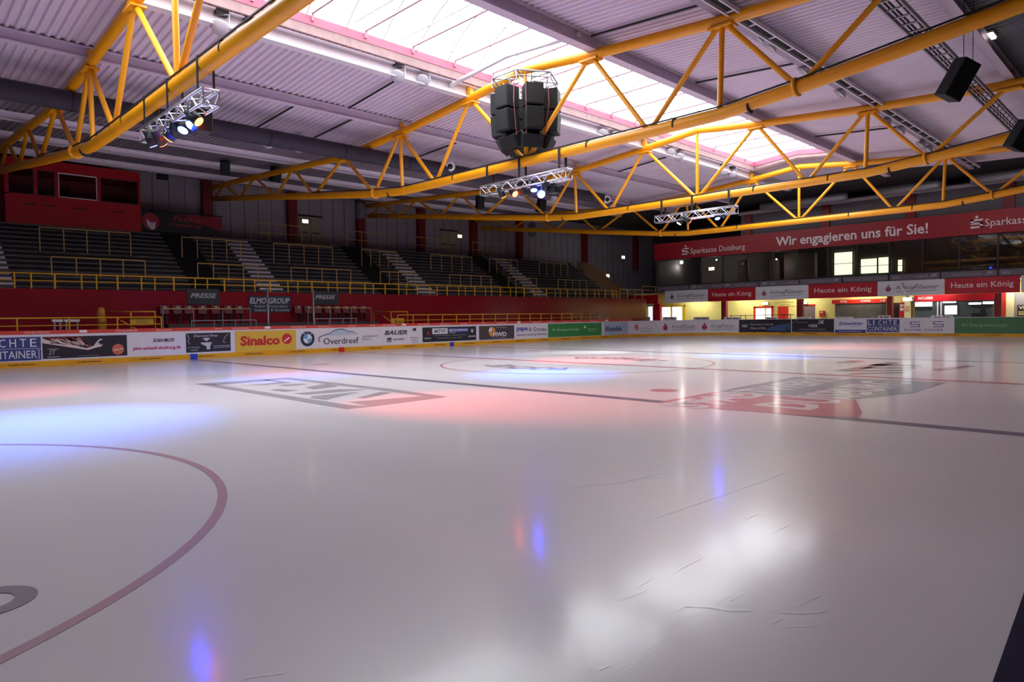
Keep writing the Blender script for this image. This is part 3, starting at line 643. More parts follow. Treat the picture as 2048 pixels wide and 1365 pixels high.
# crush barriers
def barrier(x0, y, ztop, zbot, w, n, lab):
    t = thing('crush_barrier', lab, 'barrier', (x0+w/2, y, zbot), 'crush barriers on the standing terrace')
    MB().tube([(x0, y, ztop), (x0+w, y, ztop)], .03, 8).build('top_rail', m_rail2, t)
    for i in range(n+1): MB().tube([(x0+w*i/n, y, zbot), (x0+w*i/n, y, ztop)], .026, 6).build('post', m_rail2, t)
    return t
m_rail2 = mat('ochre_barrier_paint', (196, 160, 92), .5, noise=.08, nscale=5)
bays = [(6.4, 'above the left end of the yellow front rail', 3.65), (12.4, 'just left of the second stair', 3.0), (17.25, 'between the second and third stair, left half', 3.65), (22.9, 'just left of the third stair', 2.6), (28.25, 'between the third and fourth stair, left half', 3.65), (33.6, 'just left of the fourth stair', 2.9), (38.9, 'right of the fourth stair near the stair flank', 3.4)]
for y, z, row, off in ((36.2, 5.88, 'upper', 0), (34.3, 4.43, 'lower', 0.05)):
    zb = terr_z(y)-.02
    for x, d, w in bays: barrier(x+off, y, z, zb, w, 4, '%s row crush barrier %s' % (row, d))
# rail on top of the back walkway
t = thing('back_rail', 'thin pale rail along the walkway at the top of the terrace', 'railing', (28, 38.5, 6.2))
for a in (17, 23.3, 28.6, 34, 39.5):
    MB().tube([(a, 38.5, 7.3), (a+3.2, 38.5, 7.3)], .025, 6).tube([(a, 38.5, 6.75), (a+3.2, 38.5, 6.75)], .02, 6).build('rail', m_rail2, t)
    for i in range(4): MB().tube([(a+i*3.2/3, 38.5, 6.19), (a+i*3.2/3, 38.5, 7.3)], .022, 6).build('post', m_rail2, t)
# yellow hand rail on the red wall
t = thing('front_handrail', 'long yellow two-bar handrail on top of the red wall', 'railing', (20, 33.01, 3.0))
MB().tube([(-8, 33.01, 3.62), (44.6, 33.01, 3.62)], .032, 8).build('top_rail', m_rail, t)
MB().tube([(-8, 33.01, 3.33), (44.6, 33.01, 3.33)], .022, 8).build('mid_rail', m_rail, t)
x = -7.5; i = 0
while x < 44.6:
    MB().tube([(x, 33.01, 2.98), (x, 33.01, 3.62)], .03 if i % 3 else .04, 6).build('post', m_rail, t); x += (.95, .55, .8)[i % 3]; i += 1
# low walkway between boards and red wall, with concrete ledge
o = MB().span((TX0, 30.2, 0), (44.5, 31.6, .45)).span((TX0, 31.6, 0), (44.5, 32.88, 1.05)).build('walkway', m_terr); tag(o, 'grey stepped walkway between the far boards and the red wall', 'walkway')
def lowrail(x0, x1, lab, n):
    t = thing('walkway_rail', lab, 'railing', ((x0+x1)/2, 30.7, .45), 'yellow rails behind the far boards')
    MB().tube([(x0, 30.7, 1.79), (x1, 30.7, 1.79)], .028, 8).build('top_rail', m_rail, t); MB().tube([(x0, 30.7, 1.5), (x1, 30.7, 1.5)], .02, 6).build('mid_rail', m_rail, t)
    for i in range(n+1): MB().tube([(x0+(x1-x0)*i/n, 30.7, .44), (x0+(x1-x0)*i/n, 30.7, 1.79)], .03, 6).build('post', m_rail, t)
lowrail(-2, 9.6, 'yellow two-bar rail behind the boards below the red wall, left section', 7)
lowrail(21.6, 40.4, 'yellow two-bar rail behind the boards, right section towards the corner', 18)
# gate frames with yellow notice boards
for px0, px1, d, s0, s1 in ((212, 310, 'left', 260, 307), (748, 815, 'right', 782, 808)):
    a, c = at(px0, 640, Y=30.9), at(px1, 640, Y=30.9); zt = at(px0, 624, Y=30.9).z
    t = thing('gate_frame', 'yellow tube gate frame with notice board, %s of the press seats' % d, 'gate frame', ((a.x+c.x)/2, 30.9, .45), 'gate frames behind the far boards')
    MB().tube([(a.x, 30.9, .45), (a.x, 30.9, zt), (c.x, 30.9, zt), (c.x, 30.9, .45)], .035, 8).build('frame', m_rail, t)
    mx = (a.x+c.x)/2; MB().tube([(mx, 30.9, .45), (mx, 30.9, zt)], .028, 6).build('post', m_rail, t)
    MB().tube([(mx-.5, 30.9, 1.75), (mx+.5, 30.9, 1.1)], .022, 6).build('brace', m_rail, t)
    n0, n1 = at(s0, 640, Y=30.85).x, at(s1, 640, Y=30.85).x; z1, z0 = at(s0, 637, Y=30.85).z, at(s0, 651, Y=30.85).z
    MB().span((n0, 30.83, z0), (n1, 30.86, z1)).build('notice_board', mat('notice_yellow', (206, 160, 34), .5, noise=.08, nscale=4), t)
    b = MB(); S = Surf.flat((n0, 30.83, z0), (1, 0, 0), (0, 0, 1), (0, -1, 0)); w, h = n1-n0, z1-z0
    for k in range(3): S.rect(b, w*.25, w*.78, h*(.25+.2*k), h*(.31+.2*k), .004)
    b.build('notice_print', cmat((110, 84, 30)), t)
# tall end posts (orange bollards) by the left gate
o = MB().lathe((at(203, 640, Y=31.3).x, 31.3, .45), (0, 0, 1), [(0, .16), (1.55, .16), (1.75, .1)], 14).build('padded_post', mat('orange_padding', (196, 130, 50), .6, noise=.1)); tag(o, 'orange padded post left of the yellow gate frame', 'post')
# white bench boards left
for p0, p1, d in ((103, 124, 'left'), (127, 158, 'right')):
    a, c = at(p0, 642, Y=31.9), at(p1, 642, Y=31.9)
    t = thing('bench', '%s of the two short white benches behind the yellow rail' % d, 'bench', ((a.x+c.x)/2, 31.9, 1.05), 'white benches below the red wall')
    MB().span((a.x, 31.75, a.z-.05), (c.x, 32.05, a.z+.05)).build('seat', m_white, t)
    for q in (a.x+.08, c.x-.08): MB().span((q-.03, 31.8, 1.05), (q+.03, 32., a.z-.05)).build('leg', m_grey, t)
# press and penalty seats
m_sred = mat('seat_red_plastic', (104, 14, 26), .45, noise=.06)
def make_seat(x, y, z):
    t = thing('bucket_seat', '', 'seat', (x, y, z), 'red bucket seats in the press rows')
    MB().span((x-.2, y-.2, z+.42), (x+.2, y+.18, z+.47)).build('seat_shell', m_sred, t, .02)
    MB().box((x, y+.2, z+.66), (.4, .05, .42), rx=-.15).build('backrest', m_sred, t, .02)
    MB().box((x, y+.15, z+.76), (.16, .03, .13), rx=-.15).build('number_patch', mat('seat_patch_grey', (160, 140, 144), .6), t)
    MB().span((x-.04, y-.06, z), (x+.04, y+.06, z+.42)).build('pedestal', m_blackm, t)
    return t
o = MB().span((10.3, 32.0, 1.05), (21.3, 32.86, 1.48)).build('press_platform', m_dark); tag(o, 'raised dark platform carrying the upper press seats', 'platform')
seat0 = None
rows = ((32.45, 1.48, 622, (332, 358, 381, 408, 435, 460, 482, 600, 620, 640, 660, 678, 696, 712, 730), 'upper'), (31.1, .45, 650, (384, 406, 431, 453, 477, 499, 646, 664, 680, 700), 'lower'))
ordn = ['leftmost', 'second', 'third', 'fourth', 'fifth', 'sixth', 'seventh', 'eighth', 'ninth', 'tenth', 'eleventh', 'twelfth', 'thirteenth', 'fourteenth', 'fifteenth']
for y, z, py, xs, nm in rows:
    for i, px in enumerate(xs):
        x = at(px, py, Y=y).x; lab = '%s red bucket seat from the left in the %s press row' % (ordn[i], nm)
        if seat0 is None: seat0 = make_seat(x, y, z); seat0['label'] = lab
        else: copy_tree(seat0, (x, y, z), lab)
# press desk frames of grey tube
for p0, p1, y, zt, zb, d in ((325, 500, 31.75, 618, 1.05, 'upper left'), (616, 742, 31.75, 616, 1.05, 'upper right'), (383, 512, 30.65, 642, .45, 'lower left'), (630, 712, 30.65, 638, .45, 'lower right')):
    a, c = at(p0, zt, Y=y), at(p1, zt, Y=y)
    t = thing('press_rail', '%s thin tube rail in front of the press seats' % d, 'railing', ((a.x+c.x)/2, y, zb), 'rails of the press rows')
    MB().tube([(a.x, y, a.z), (c.x, y, a.z)], .025, 6).build('rail', m_rail2 if 'upper' in d else m_grey, t)
    for i in range(4): q = a.x+(c.x-a.x)*i/3; MB().tube([(q, y, zb), (q, y, a.z)], .025, 6).build('post', m_grey, t)
# signs on the red wall
WS = Surf.flat((0, 32.9, 0), (1, 0, 0), (0, 0, 1), (0, -1, 0))
def wall_sign(px0, px1, py0, py1, rgb, lab, cat='sign', Y=32.9, S=WS, name='sign_board', group=None):
    a, c = at(px0, (py0+py1)/2, Y=Y), at(px1, (py0+py1)/2, Y=Y); mx = (px0+px1)/2
    return Panel(S, a.x, c.x, at(mx, py1, Y=Y).z, at(mx, py0, Y=Y).z, rgb, name, lab, cat, group, 1, .03, .03)
m_sl = (38, 42, 48)
P = wall_sign(374, 439, 578, 610, m_sl, 'dark press sign with pale slanted capitals, left one'); P.txt((178, 174, 180), ('PRESSE', .1, .9, .42, .72, BI))
P = wall_sign(626, 677, 583, 610, m_sl, 'dark press sign with pale slanted capitals, right one'); P.txt((178, 174, 180), ('PRESSE', .08, .86, .42, .72, BI))
P = wall_sign(497, 581, 592, 625, (34, 42, 62), 'dark blue company sign between the two press signs')
P.txt((196, 194, 200), ('ELMO GROUP', .02, .97, .52, .88, BI), ('Kabel Infrastruktur', .14, .93, .3, .44), ('Industrie & Gewerbe', .14, .96, .06, .22)).strokes((170, 60, 70), .02, [(.02, .5), (.1, .9)])
# glass screen posts of the team bench
for px, y0, d in ((537, 577, 'left'), (628, 580, 'right')):
    p = at(px, 660, Y=30.4); o = MB().tube([(p.x, 30.4, .0), (p.x, 30.4, at(px, y0, Y=30.4).z)], .045, 8).build('screen_post', m_grey); tag(o, '%s tall grey screen post in front of the company sign' % d, 'post', 'tall posts of the team bench')
# ---- red press cabin on top of the terrace
CY = 37.9
cab = thing('press_cabin', 'red press cabin with four dark windows on top of the terrace', 'cabin', (8.3, CY, 6.2))
MB().span((5.45, CY, 6.2), (11.05, 40.2, 7.55)).span((5.45, CY, 8.72), (11.05, 40.2, 9.2)).span((5.45, CY, 7.5), (5.6, 40.2, 8.8)).span((10.95, CY, 7.5), (11.05, 40.2, 8.8)).span((5.45, 39.9, 7.5), (11.05, 40.2, 8.8)).build('shell', m_red, cab)
for a in (6.62, 7.45, 9.2): MB().span((a-.07, CY-.01, 7.5), (a+.07, CY+.12, 8.8)).build('mullion', m_red, cab)
for a, c in ((5.6, 6.55), (6.69, 7.38), (7.52, 9.13), (9.27, 10.95)):
    w = MB().span((a, CY+.06, 7.55), (c, CY+.08, 8.72)).build('window_pane', glass('cabin_glass', (.75, .78, .8), .25), cab)
    f = MB()
    for p, q in (((a, 7.55), (c, 7.6)), ((a, 8.67), (c, 8.72)), ((a, 7.55), (a+.04, 8.72)), ((c-.04, 7.55), (c, 8.72))): f.span((p[0], CY+.03, p[1]), (q[0], CY+.06, q[1]))
    f.build('window_frame', m_white if a == 7.52 else m_blackm, w)
for a in (6.1, 6.9, 8.1, 9.8): MB().span((a, CY-.01, 7.08), (a+.5, CY+.01, 7.13)).build('vent_slot', m_black, cab)
o = MB().span((7.7, 38.6, 7.55), (8.4, 39.0, 7.9)).span((8.0, 38.7, 7.9), (8.1, 38.8, 8.2)).build('monitor', m_black); tag(o, 'dark monitor standing behind the cabin window', 'monitor')
# team banner
TS = Surf.flat((0, 38.3, 0), (1, 0, 0), (0, 0, 1), (0, -1, 0))
P = wall_sign(282, 443, 429, 468, (30, 24, 30), 'dark red team banner with round white and red crest beside the cabin', 'banner', 38.3, TS, 'team_banner')
P.polys((128, 22, 40), [(.5, 1), (1, 1), (1, .25), (.86, .45), (.62, .62)], lay=.002).disc((150, 36, 48), .11, .52, .42, lay=.003).polys((206, 200, 204), [(.06, .62), (.12, .45), (.17, .5), (.16, .15), (.12, .08), (.07, .3)], lay=.005)
P.txt((150, 44, 52), ('Füchse', .38, .72, .62, .92, BI), ('Duisburg', .34, .74, .3, .55, BI))
o = MB().tube([(11.2, 38.32, 7.42), (15.3, 38.32, 7.42)], .03, 6).tube([(11.3, 38.32, 6.2), (11.3, 38.32, 7.42)], .03, 6).tube([(15.2, 38.32, 6.2), (15.2, 38.32, 7.42)], .03, 6).build('banner_rail', m_blackm); tag(o, 'dark tube rail holding the team banner', 'railing')
# doors and lit exit signs on the far wall
m_exit = mat('exit_sign_lit', (250, 240, 190), .4, emit=(255, 236, 170), es=6)
def exit_sign(p, nrm, lab, w=.42, h=.24, m=None):
    p = Vector(p); n = Vector(nrm); r = n.cross(Vector((0, 0, 1)))
    t = thing('exit_sign', lab, 'exit sign', tuple(p), 'lit exit signs')
    R = Matrix((r, n, Vector((0, 0, 1)))).transposed()
    MB().box(p, (w, .08, h), rot=R).build('housing', m_white, t); MB().box(p+n*.045, (w*.92, .012, h*.86), rot=R).build('lit_face', m or m_exit, t); return t
for i, (a, c) in enumerate(((21.0, 22.6), (32.5, 34.1))):
    t = thing('door_%d' % (i+1), 'double door in the far wall under a lit exit sign', 'door', ((a+c)/2, WALL_Y-.03, 6.2)); t['kind'] = 'structure'
    for k in range(2):
        x0 = a+(c-a)*k/2; lf = MB().span((x0+.02, WALL_Y-.06, 6.2), (x0+(c-a)/2-.02, WALL_Y-.02, 8.25)).build('door_leaf', mat('beige_door', (150, 142, 122) if k == 0 else (108, 102, 96), .6, noise=.05), t)
        MB().span((x0+.1, WALL_Y-.09, 7.2), (x0+.6, WALL_Y-.06, 7.26)).build('push_bar', m_blackm, lf)
    MB().span((a-.06, WALL_Y-.07, 8.25), (c+.06, WALL_Y-.01, 8.36)).build('lintel', m_blackm, t)
p = at(610, 443, Y=WALL_Y-.1); exit_sign(p, (0, -1, 0), 'lit exit sign above the left door of the far wall')
p = at(919, 473, Y=WALL_Y-.1); exit_sign(p, (0, -1, 0), 'lit exit sign above the right door of the far wall')
for px, py, lab in ((1246, 515, 'small bright wall lamp high beside the corner column'), (1215, 552, 'small bright wall lamp low above the stair flank')):
    p = at(px, py, Y=WALL_Y-.035); exit_sign(p, (0, -1, 0), lab, .5, .3)
# stair flank at the end of the terrace
o = MB().extrude([(44.95, -.05), (44.95, 6.2), (46.0, 6.0), (52.5, 3.1), (52.5, -.05)], 36.6, 37.4, 'Y').build('stair_flank', mat('brown_stair_cladding', (112, 84, 58), .7, noise=.1)); tag(o, 'brown sloping stair flank closing the right end of the terrace', 'stair flank')
for x0, x1, y, z0, z1, lab in ((45.0, 48.2, 33.0, 3.0, 3.75, 'pale rail beyond the right end of the terrace'), (50.5, 56.8, 34.6, 3.2, 4.2, 'pale rail left of the gallery front')):
    t = thing('landing_rail', lab, 'railing', ((x0+x1)/2, y, z0), 'rails of the corner landing')
    MB().tube([(x0, y, z1), (x1, y, z1)], .03, 6).build('rail', m_rail2, t); MB().tube([(x0, y, z1-.35), (x1, y, z1-.35)], .02, 6).build('rail', m_rail2, t)
    for i in range(4): q = x0+(x1-x0)*i/3; MB().tube([(q, y, z0), (q, y, z1)], .028, 6).build('post', m_rail2, t)
# ================================================================ END OF THE HALL : GALLERY
GX, BX = 51.0, 53.2
GS = Surf.flat((GX, 0, 0), (0, -1, 0), (0, 0, 1), (-1, 0, 0))       # gallery front, u = -y
BSF = Surf.flat((BX, 0, 0), (0, -1, 0), (0, 0, 1), (-1, 0, 0))      # back wall under the gallery
def ya(px, py=560, X=GX): return -at(px, py, X=X).y
def za(px, py, X=GX): return at(px, py, X=X).z
m_gal = mat('gallery_dark_lining', (70, 64, 68), .7, noise=.05)
gal = thing('gallery', 'long glazed gallery across the end of the hall', 'gallery', (GX+3, 12, 3.7))
MB().span((GX, -10, 3.62), (58.5, 33.5, 3.78)).build('floor_slab', m_gal, gal)
MB().span((GX+.02, -10, 7.7), (58.5, 33.5, 7.8)).build('roof_slab', m_gal, gal)
MB().span((58.3, -10, 3.78), (58.5, 33.5, 7.7)).build('back_wall', mat('gallery_back_wall', (120, 112, 108), .8, noise=.08), gal)
MB().span((GX+.05, 33.4, 3.78), (58.5, 33.5, 7.7)).build('side_wall', m_gal, gal)
m_gg = glass('gallery_glass', (.85, .85, .85), .3)
mulls = [1316, 1400, 1445, 1495, 1545, 1594, 1655, 1714, 1778, 1845, 1918, 1995, 2090]
ZG0, ZG1 = 4.12, 6.4
for a, c in zip(mulls, mulls[1:]):
    u0, u1 = ya(a), ya(c)
    w = GS.rect(MB(), u0+.04, u1-.04, ZG0, ZG1, -.1).build('window_pane', m_gg, gal)
    f = MB()
    for p, q, r, s_ in ((u0-.05, u0+.05, ZG0, ZG1), (u0, u1, ZG0, ZG0+.07), (u0, u1, ZG1-.07, ZG1)): GS.rect(f, p, q, r, s_, -.04, 1, .1)
    f.build('window_frame', m_blackm, w)
# daylight windows in the gallery's back wall
m_day = mat('window_daylight', (235, 238, 225), .4, emit=(232, 240, 205), es=1.6)  # emissive panes stand in for the daylight behind these windows
for k, (a, c, y0, y1) in enumerate(((1669, 1705, 505, 550), (1722, 1754, 518, 547), (1757, 1778, 515, 546), (1796, 1805, 520, 543))):
    X = 58.2; b = MB(); S = Surf.flat((X, 0, 0), (0, -1, 0), (0, 0, 1), (-1, 0, 0)); u0, u1, z0, z1 = ya(a, 530, X), ya(c, 530, X), za((a+c)/2, y1, X), za((a+c)/2, y0, X)
    t = thing('window_%d' % (k+1), '%s bright daylight window from the left in the back wall of the gallery' % ('first', 'second', 'third', 'fourth')[k], 'window', (X, -(u0+u1)/2, z0)); t['kind'] = 'structure'
    S.rect(b, u0, u1, z0, z1, .02).build('pane', m_day, t)
    f = MB()
    for p, q, r, s_ in ((u0-.06, u0, z0-.06, z1+.06), (u1, u1+.06, z0-.06, z1+.06), (u0, u1, z0-.06, z0), (u0, u1, z1, z1+.06), (u0, u1, (z0+z1)/2-.02, (z0+z1)/2+.02)): S.rect(f, p, q, r, s_, .05, 1, .05)
    f.build('window_frame', m_blackm, t)
# things inside the gallery
for px, py, lab, w, h in ((1423, 538, 'lit exit sign inside the gallery behind the glass, middle left', .5, .28), (1320, 545, 'dim lit exit sign at the left end of the gallery', .4, .2)):
    exit_sign(at(px, py, X=54.5), (-1, 0, 0), lab, w, h)
for px, py, lab in ((1363, 525, 'bright round lamp in the left gallery bay'), (1433, 520, 'small dim lamp above the gallery exit sign'), (1553, 519, 'tiny lamp dot in the middle of the gallery')):
    p = at(px, py, X=54.5); r = .16 if px == 1363 else .07
    t = thing('globe_lamp', lab, 'lamp', tuple(p), 'globe lamps in the gallery')
    MB().lathe(p-Vector((0, 0, r)), (0, 0, 1), [(0, .01), (r*.3, r*.7), (r, r), (r*1.7, r*.7), (2*r, .01)], 14).build('globe', mat('lamp_globe', (255, 248, 235), .3, emit=(255, 246, 228), es=5 if r > .1 else 2.5), t)
    MB().tube([p+Vector((0, 0, r)), (p.x, p.y, 7.7)], .012, 5).build('rod', m_blackm, t)
    l = bpy.data.lights.new('globe_light', 'POINT'); l.energy = 45; l.color = (1, .95, .85); l.shadow_soft_size = .2
    lo = bpy.data.objects.new('globe_light', l); COL.objects.link(lo); lo.location = p+Vector((0, 0, -.45))
for a, c, y0, y1, lab in ((1571, 1632, 508, 546, 'dark louvred unit behind the gallery glass'), (1478, 1495, 520, 556, 'dark locker left in the gallery'), (1542, 1562, 520, 556, 'dark locker right in the gallery')):
    X = 56; o = Surf.flat((X, 0, 0), (0, -1, 0), (0, 0, 1), (-1, 0, 0)).rect(MB(), ya(a, 530, X), ya(c, 530, X), 3.78, za((a+c)/2, y0, X), .3, 1, .6).build('cabinet', mat('dark_brown_cabinet', (58, 40, 38), .6, noise=.1)); tag(o, lab, 'cabinet')
o = MB().box((54.5, 10.6, 7.0), (.35, .35, 1.0)).box((54.3, 10.6, 6.5), (.2, .3, .3)).build('wall_speaker', m_black); tag(o, 'dark box speaker hanging behind the gallery glass near the bright windows', 'speaker')
# ---- red band with white lettering
Y1, Y2 = ya(1310, 500), 10.
P = Panel(Surf.flat((50.86, 0, 0), (0, -1, 0), (0, 0, 1), (-1, 0, 0)), Y1, 6., 6.36, 7.79, (152, 8, 28), 'banner_band', 'long red band with white bank lettering above the gallery windows', 'banner', None, 1, .0, .12)
XB2 = 50.86
def ub(px, py): return (ya(px, py, XB2)-P.a0)/(P.a1-P.a0)
def vb(px, py): return (za(px, py, XB2)-P.z0)/(P.z1-P.z0)
m1 = (232, 214, 218)
sbank(P, ub(1364, 500), ub(1378, 500), .21, .62, m1)
P.txt(m1, ('Sparkasse Duisburg', ub(1381, 497), ub(1490, 497), .14, .56))
P.txt(m1, ('Wir engagieren uns für Sie!', ub(1552, 480), ub(1856, 465), .1, .74, BO))
sbank(P, ub(1941, 445), ub(1966, 445), .28, .67, m1)
P.txt(m1, ('Sparkasse Duisburg', ub(1970, 445), ub(2170, 440), .22, .64))
# ---- row of dark sponsor sheets below the windows
jk = [(1314, 1377), (1379, 1444), (1446, 1517), (1519, 1598), (1600, 1683), (1685, 1776), (1779, 1880), (1882, 1995), (1997, 2110)]
dirs = ['first', 'second', 'third', 'fourth', 'fifth', 'sixth', 'seventh', 'eighth', 'ninth']
XJ = 50.94
SJ = Surf.flat((XJ, 0, 0), (0, -1, 0), (0, 0, 1), (-1, 0, 0))
for i, (a, c) in enumerate(jk):
    P = Panel(SJ, ya(a, 560, XJ)+.02, ya(c, 560, XJ)-.02, 3.72, 4.1, (104, 92, 104), 'sponsor_sheet', '%s dark mauve sponsor sheet from the left under the gallery windows' % dirs[i], 'advert', 'mauve sponsor sheets under the gallery windows', 1, .0, .04)
    if i in (0, 5): P.txt((150, 138, 150), ('SOLAR', .05, .4, .3, .62), ('HEIZUNG', .47, .68, .3, .62), ('WÄRMEPUMPE', .72, .98, .3, .62))
    elif i in (2, 4, 7): P.txt((170, 158, 168), ('JK', .8, .96, .2, .85, BI), ('home to enjoy your', .2, .74, .3, .62)) if i != 2 else P.txt((170, 158, 168), ('JK', .04, .22, .2, .85, BI), ('home to enjoy your', .36, .95, .3, .62))
    else: P.txt((170, 158, 168), ('JK', .05 if i < 5 else .82, .22 if i < 5 else .97, .2, .85, BI), ('www.', .26 if i < 5 else .05, .42 if i < 5 else .22, .3, .62), ('vohs.de', .72 if i < 5 else .55, .97 if i < 5 else .78, .3, .7))
# ---- white and red brewery sheets
XK = 50.9
SK = Surf.flat((XK, 0, 0), (0, -1, 0), (0, 0, 1), (-1, 0, 0))
for i, (a, c) in enumerate(((1330, 1416), (1416, 1510.5), (1511, 1616), (1617, 1755), (1755, 1888.5), (1889, 2040), (2042, 2110))):
    ord_ = ['leftmost white', 'leftmost red', 'middle white', 'middle red', 'right white', 'rightmost red', 'pale edge'][i]
    P = Panel(SK, ya(a, 590, XK), ya(c, 580, XK), 2.66, 3.68, (212, 208, 216) if i % 2 == 0 else (176, 16, 36), 'parapet_sheet', '%s brewery sheet on the gallery parapet' % ord_, 'advert', 'brewery sheets on the gallery parapet', 1, .0, .06)
    if i == 6: continue
    if i % 2 == 0: koenig(P, (150, 40, 62) if i else (70, 60, 70), (96, 92, 104), .17, .16)
    else: P.txt((228, 202, 200), ('Heute ein König', .09, .92, .28, .72, dict(bold=.012)))
    P.strokes((120, 112, 120) if i % 2 == 0 else (150, 40, 54), .015, [(0, .48), (1, .5)], name='cable', lay=.008)
o = MB().span((GX, 33.3, 2.62), (GX+.12, 37.6, 3.4)).build('red_parapet', m_red); tag(o, 'dark red parapet panel left of the leftmost white brewery sheet', 'wall panel')
# ---- upper end wall above the band
UW = 51.25
o = MB().span((UW, -11, 7.8), (UW+.2, 25.7, 9.75)).build('wall_gable', mat('gable_panel', (96, 88, 94), .8, noise=.08, nscale=.5)); structure(o)
o = MB().span((UW-.25, -11, 9.42), (UW, 25.8, 9.62)).build('trim_2', mat('gable_beam', (176, 168, 174), .6, noise=.05)); structure(o)
for i, y in enumerate((25.0, 19.1, 13.6, 8.2)):
    o = MB().box((UW-.1, y, 8.6), (.22, .55, 1.66)).build('gable_column', m_dred); tag(o, 'dark red post on the end wall above the band, %s from the left' % dirs[i], 'column', 'red posts above the band')
for i, (a, c, py, r) in enumerate(((1520, 1695, 391, .3), (1752, 1884, 366, .3), (1940, 2100, 352, .3))):
    p, q = at(a, py+6, X=49), at(c, py-6, X=49)
    o = MB().lathe((49, p.y, 9.5), (0, -1, 0), [(0, .1), (.1, .3), (p.y-q.y-.3, .3), (p.y-q.y-.05, .24), (p.y-q.y, .05)], 14).build('end_duct', m_grey); tag(o, '%s grey round-ended duct under the dark end roof' % ('left', 'middle', 'right')[i], 'duct', 'ducts under the end roof')
    o2 = MB().tube([(49, p.y-.6, 9.7), (49, p.y-.6, 10.26)], .02, 5).tube([(49, q.y+.6, 9.7), (49, q.y+.6, 10.26)], .02, 5).build('hanger', m_blackm, o)
# ================================================================ UNDER THE GALLERY
o = MB().span((BX, -10, 0), (BX+.15, 37, 3.62)).build('wall_concourse', m_yellowwall); structure(o)
def bpanel(px0, px1, py0, py1, m, name, lab, cat, lay=.03, thick=.03, X=BX, group=None, struct=False):
    S = Surf.flat((X, 0, 0), (0, -1, 0), (0, 0, 1), (-1, 0, 0)); mx = (px0+px1)/2
    z0 = max(0.02, za(mx, py1, X)) if py1 < 636 else .02
    o = S.rect(MB(), ya(px0, 620, X), ya(px1, 620, X), z0, za(mx, py0, X), lay, 1, thick).build(name, m)
    if struct: structure(o, lab)
    else: tag(o, lab, cat, group)
    return o
m_glow = mat('pane_daylight_glow', (240, 240, 245), .5, emit=(238, 242, 250), es=1.3)  # door panes emit by themselves, in place of daylight from outdoors
m_yframe = mat('bright_yellow_frame', (236, 190, 20), .4)
m_dkglass = mat('dark_kiosk_pane', (86, 84, 76), .15, noise=.25, nscale=1.5)
# daylight doors at the left
def dayunit(n, px0, px1, py0, fr, lab, panes):
    t = thing('door_%d' % n, lab, 'door', (BX-.05, -ya((px0+px1)/2, 620, BX), 0)); t['kind'] = 'structure'
    S = BSF; u0, u1 = ya(px0, 620, BX), ya(px1, 620, BX); z1 = za((px0+px1)/2, py0, BX)
    f = MB()
    for p, q, r, s_ in ((u0, u0+.14, 0, z1), (u1-.14, u1, 0, z1), (u0, u1, z1-.14, z1)): S.rect(f, p, q, r, s_, .09, 1, .08)
    f.build('frame', fr, t)
    for a, c in panes:
        a, c = ya(a, 620, BX), ya(c, 620, BX); S.rect(MB(), a, c, .1, z1-.15, .04).build('pane', m_glow, t)
        b = MB(); n_ = 6
        for k in range(n_): S.rect(b, a+(c-a)*(k+.5)/n_-.015, a+(c-a)*(k+.5)/n_+.015, .1, z1-.15, .05)
        b.build('blind', mat('blind_slat', (200, 196, 196), .5), t)
dayunit(3, 1318, 1371, 611, m_yframe, 'bright yellow framed double door with vertical blinds left of the yellow wall', ((1321, 1341), (1345, 1364)))
dayunit(4, 1254, 1309, 611, m_grey, 'bright glazed doorway with stair beyond at the left end of the concourse', ((1262, 1292), (1297, 1308)))
dayunit(5, 1508, 1547, 613, m_orange, 'red framed door with two bright panes under an exit sign', ((1512, 1530), (1533, 1544)))
o = MB().span((BX-.6, -ya(1309, 620, BX)-.3, 2.42), (BX, -ya(1254, 620, BX)+.2, 2.5)).build('canopy', m_beam); tag(o, 'pale canopy above the bright glazed doorway', 'canopy')
# red columns carrying the gallery
for i, (a, c, lab) in enumerate(((1305, 1317, 'between the two bright doorways'), (1440, 1449, 'in front of the plain yellow wall'), (1591, 1602, 'between the notice wall and the grey door'), (1772, 1782, 'between the two kiosks'), (1987, 2001, 'right of the lit kiosk'))):
    o = GS.rect(MB(), ya(a, 620), ya(c, 620), .0, 2.66, -.2, 1, .35).build('gallery_column', m_dred if i != 0 else m_red); tag(o, 'red column under the gallery, %s' % lab, 'column', 'columns under the gallery')
bpanel(1556, 1577, 613, 640, m_orange, 'door_6', 'orange-red door below the notice lettering', 'door', struct=True)
o = bpanel(1604, 1630, 612, 640, mat('grey_glass_door', (112, 98, 96), .3), 'door_7', 'grey door in a red frame right of the notice wall', 'door', struct=True)
bpanel(1602, 1631, 609, 613, m_orange, 'trim_3', 'red lintel', 'trim', struct=True)
bpanel(1602, 1605, 609, 640, m_orange, 'trim_4', 'red jamb', 'trim', struct=True)
t = thing('fire_box', 'small red extinguisher box on the yellow wall between grey door and kiosk', 'box', (BX, -ya(1644, 628, BX), 1.2))
BSF.rect(MB(), ya(1640, 628, BX), ya(1649, 628, BX), za(1644, 634, BX), za(1644, 622, BX), .15, 1, .14).build('case', m_orange, t); BSF.rect(MB(), ya(1642, 628, BX), ya(1647, 628, BX), za(1644, 626, BX), za(1644, 624, BX), .155).build('label', m_white, t)
P = Panel(BSF, ya(1549, 608, BX), ya(1590, 608, BX), za(1570, 613, BX), za(1570, 603, BX), (222, 208, 120), 'notice_sign', 'pale yellow sign with two dark lines of text above the orange door', 'sign', None, 1, .03, .02)
P.txt((84, 80, 50), ('Zugang zu den Umkleiden', .05, .95, .6, .9), ('Eishalle', .3, .8, .15, .45))
exit_sign(at(1530, 607.5, X=BX-.1), (-1, 0, 0), 'lit exit sign above the red framed door under the gallery', .5, .22)
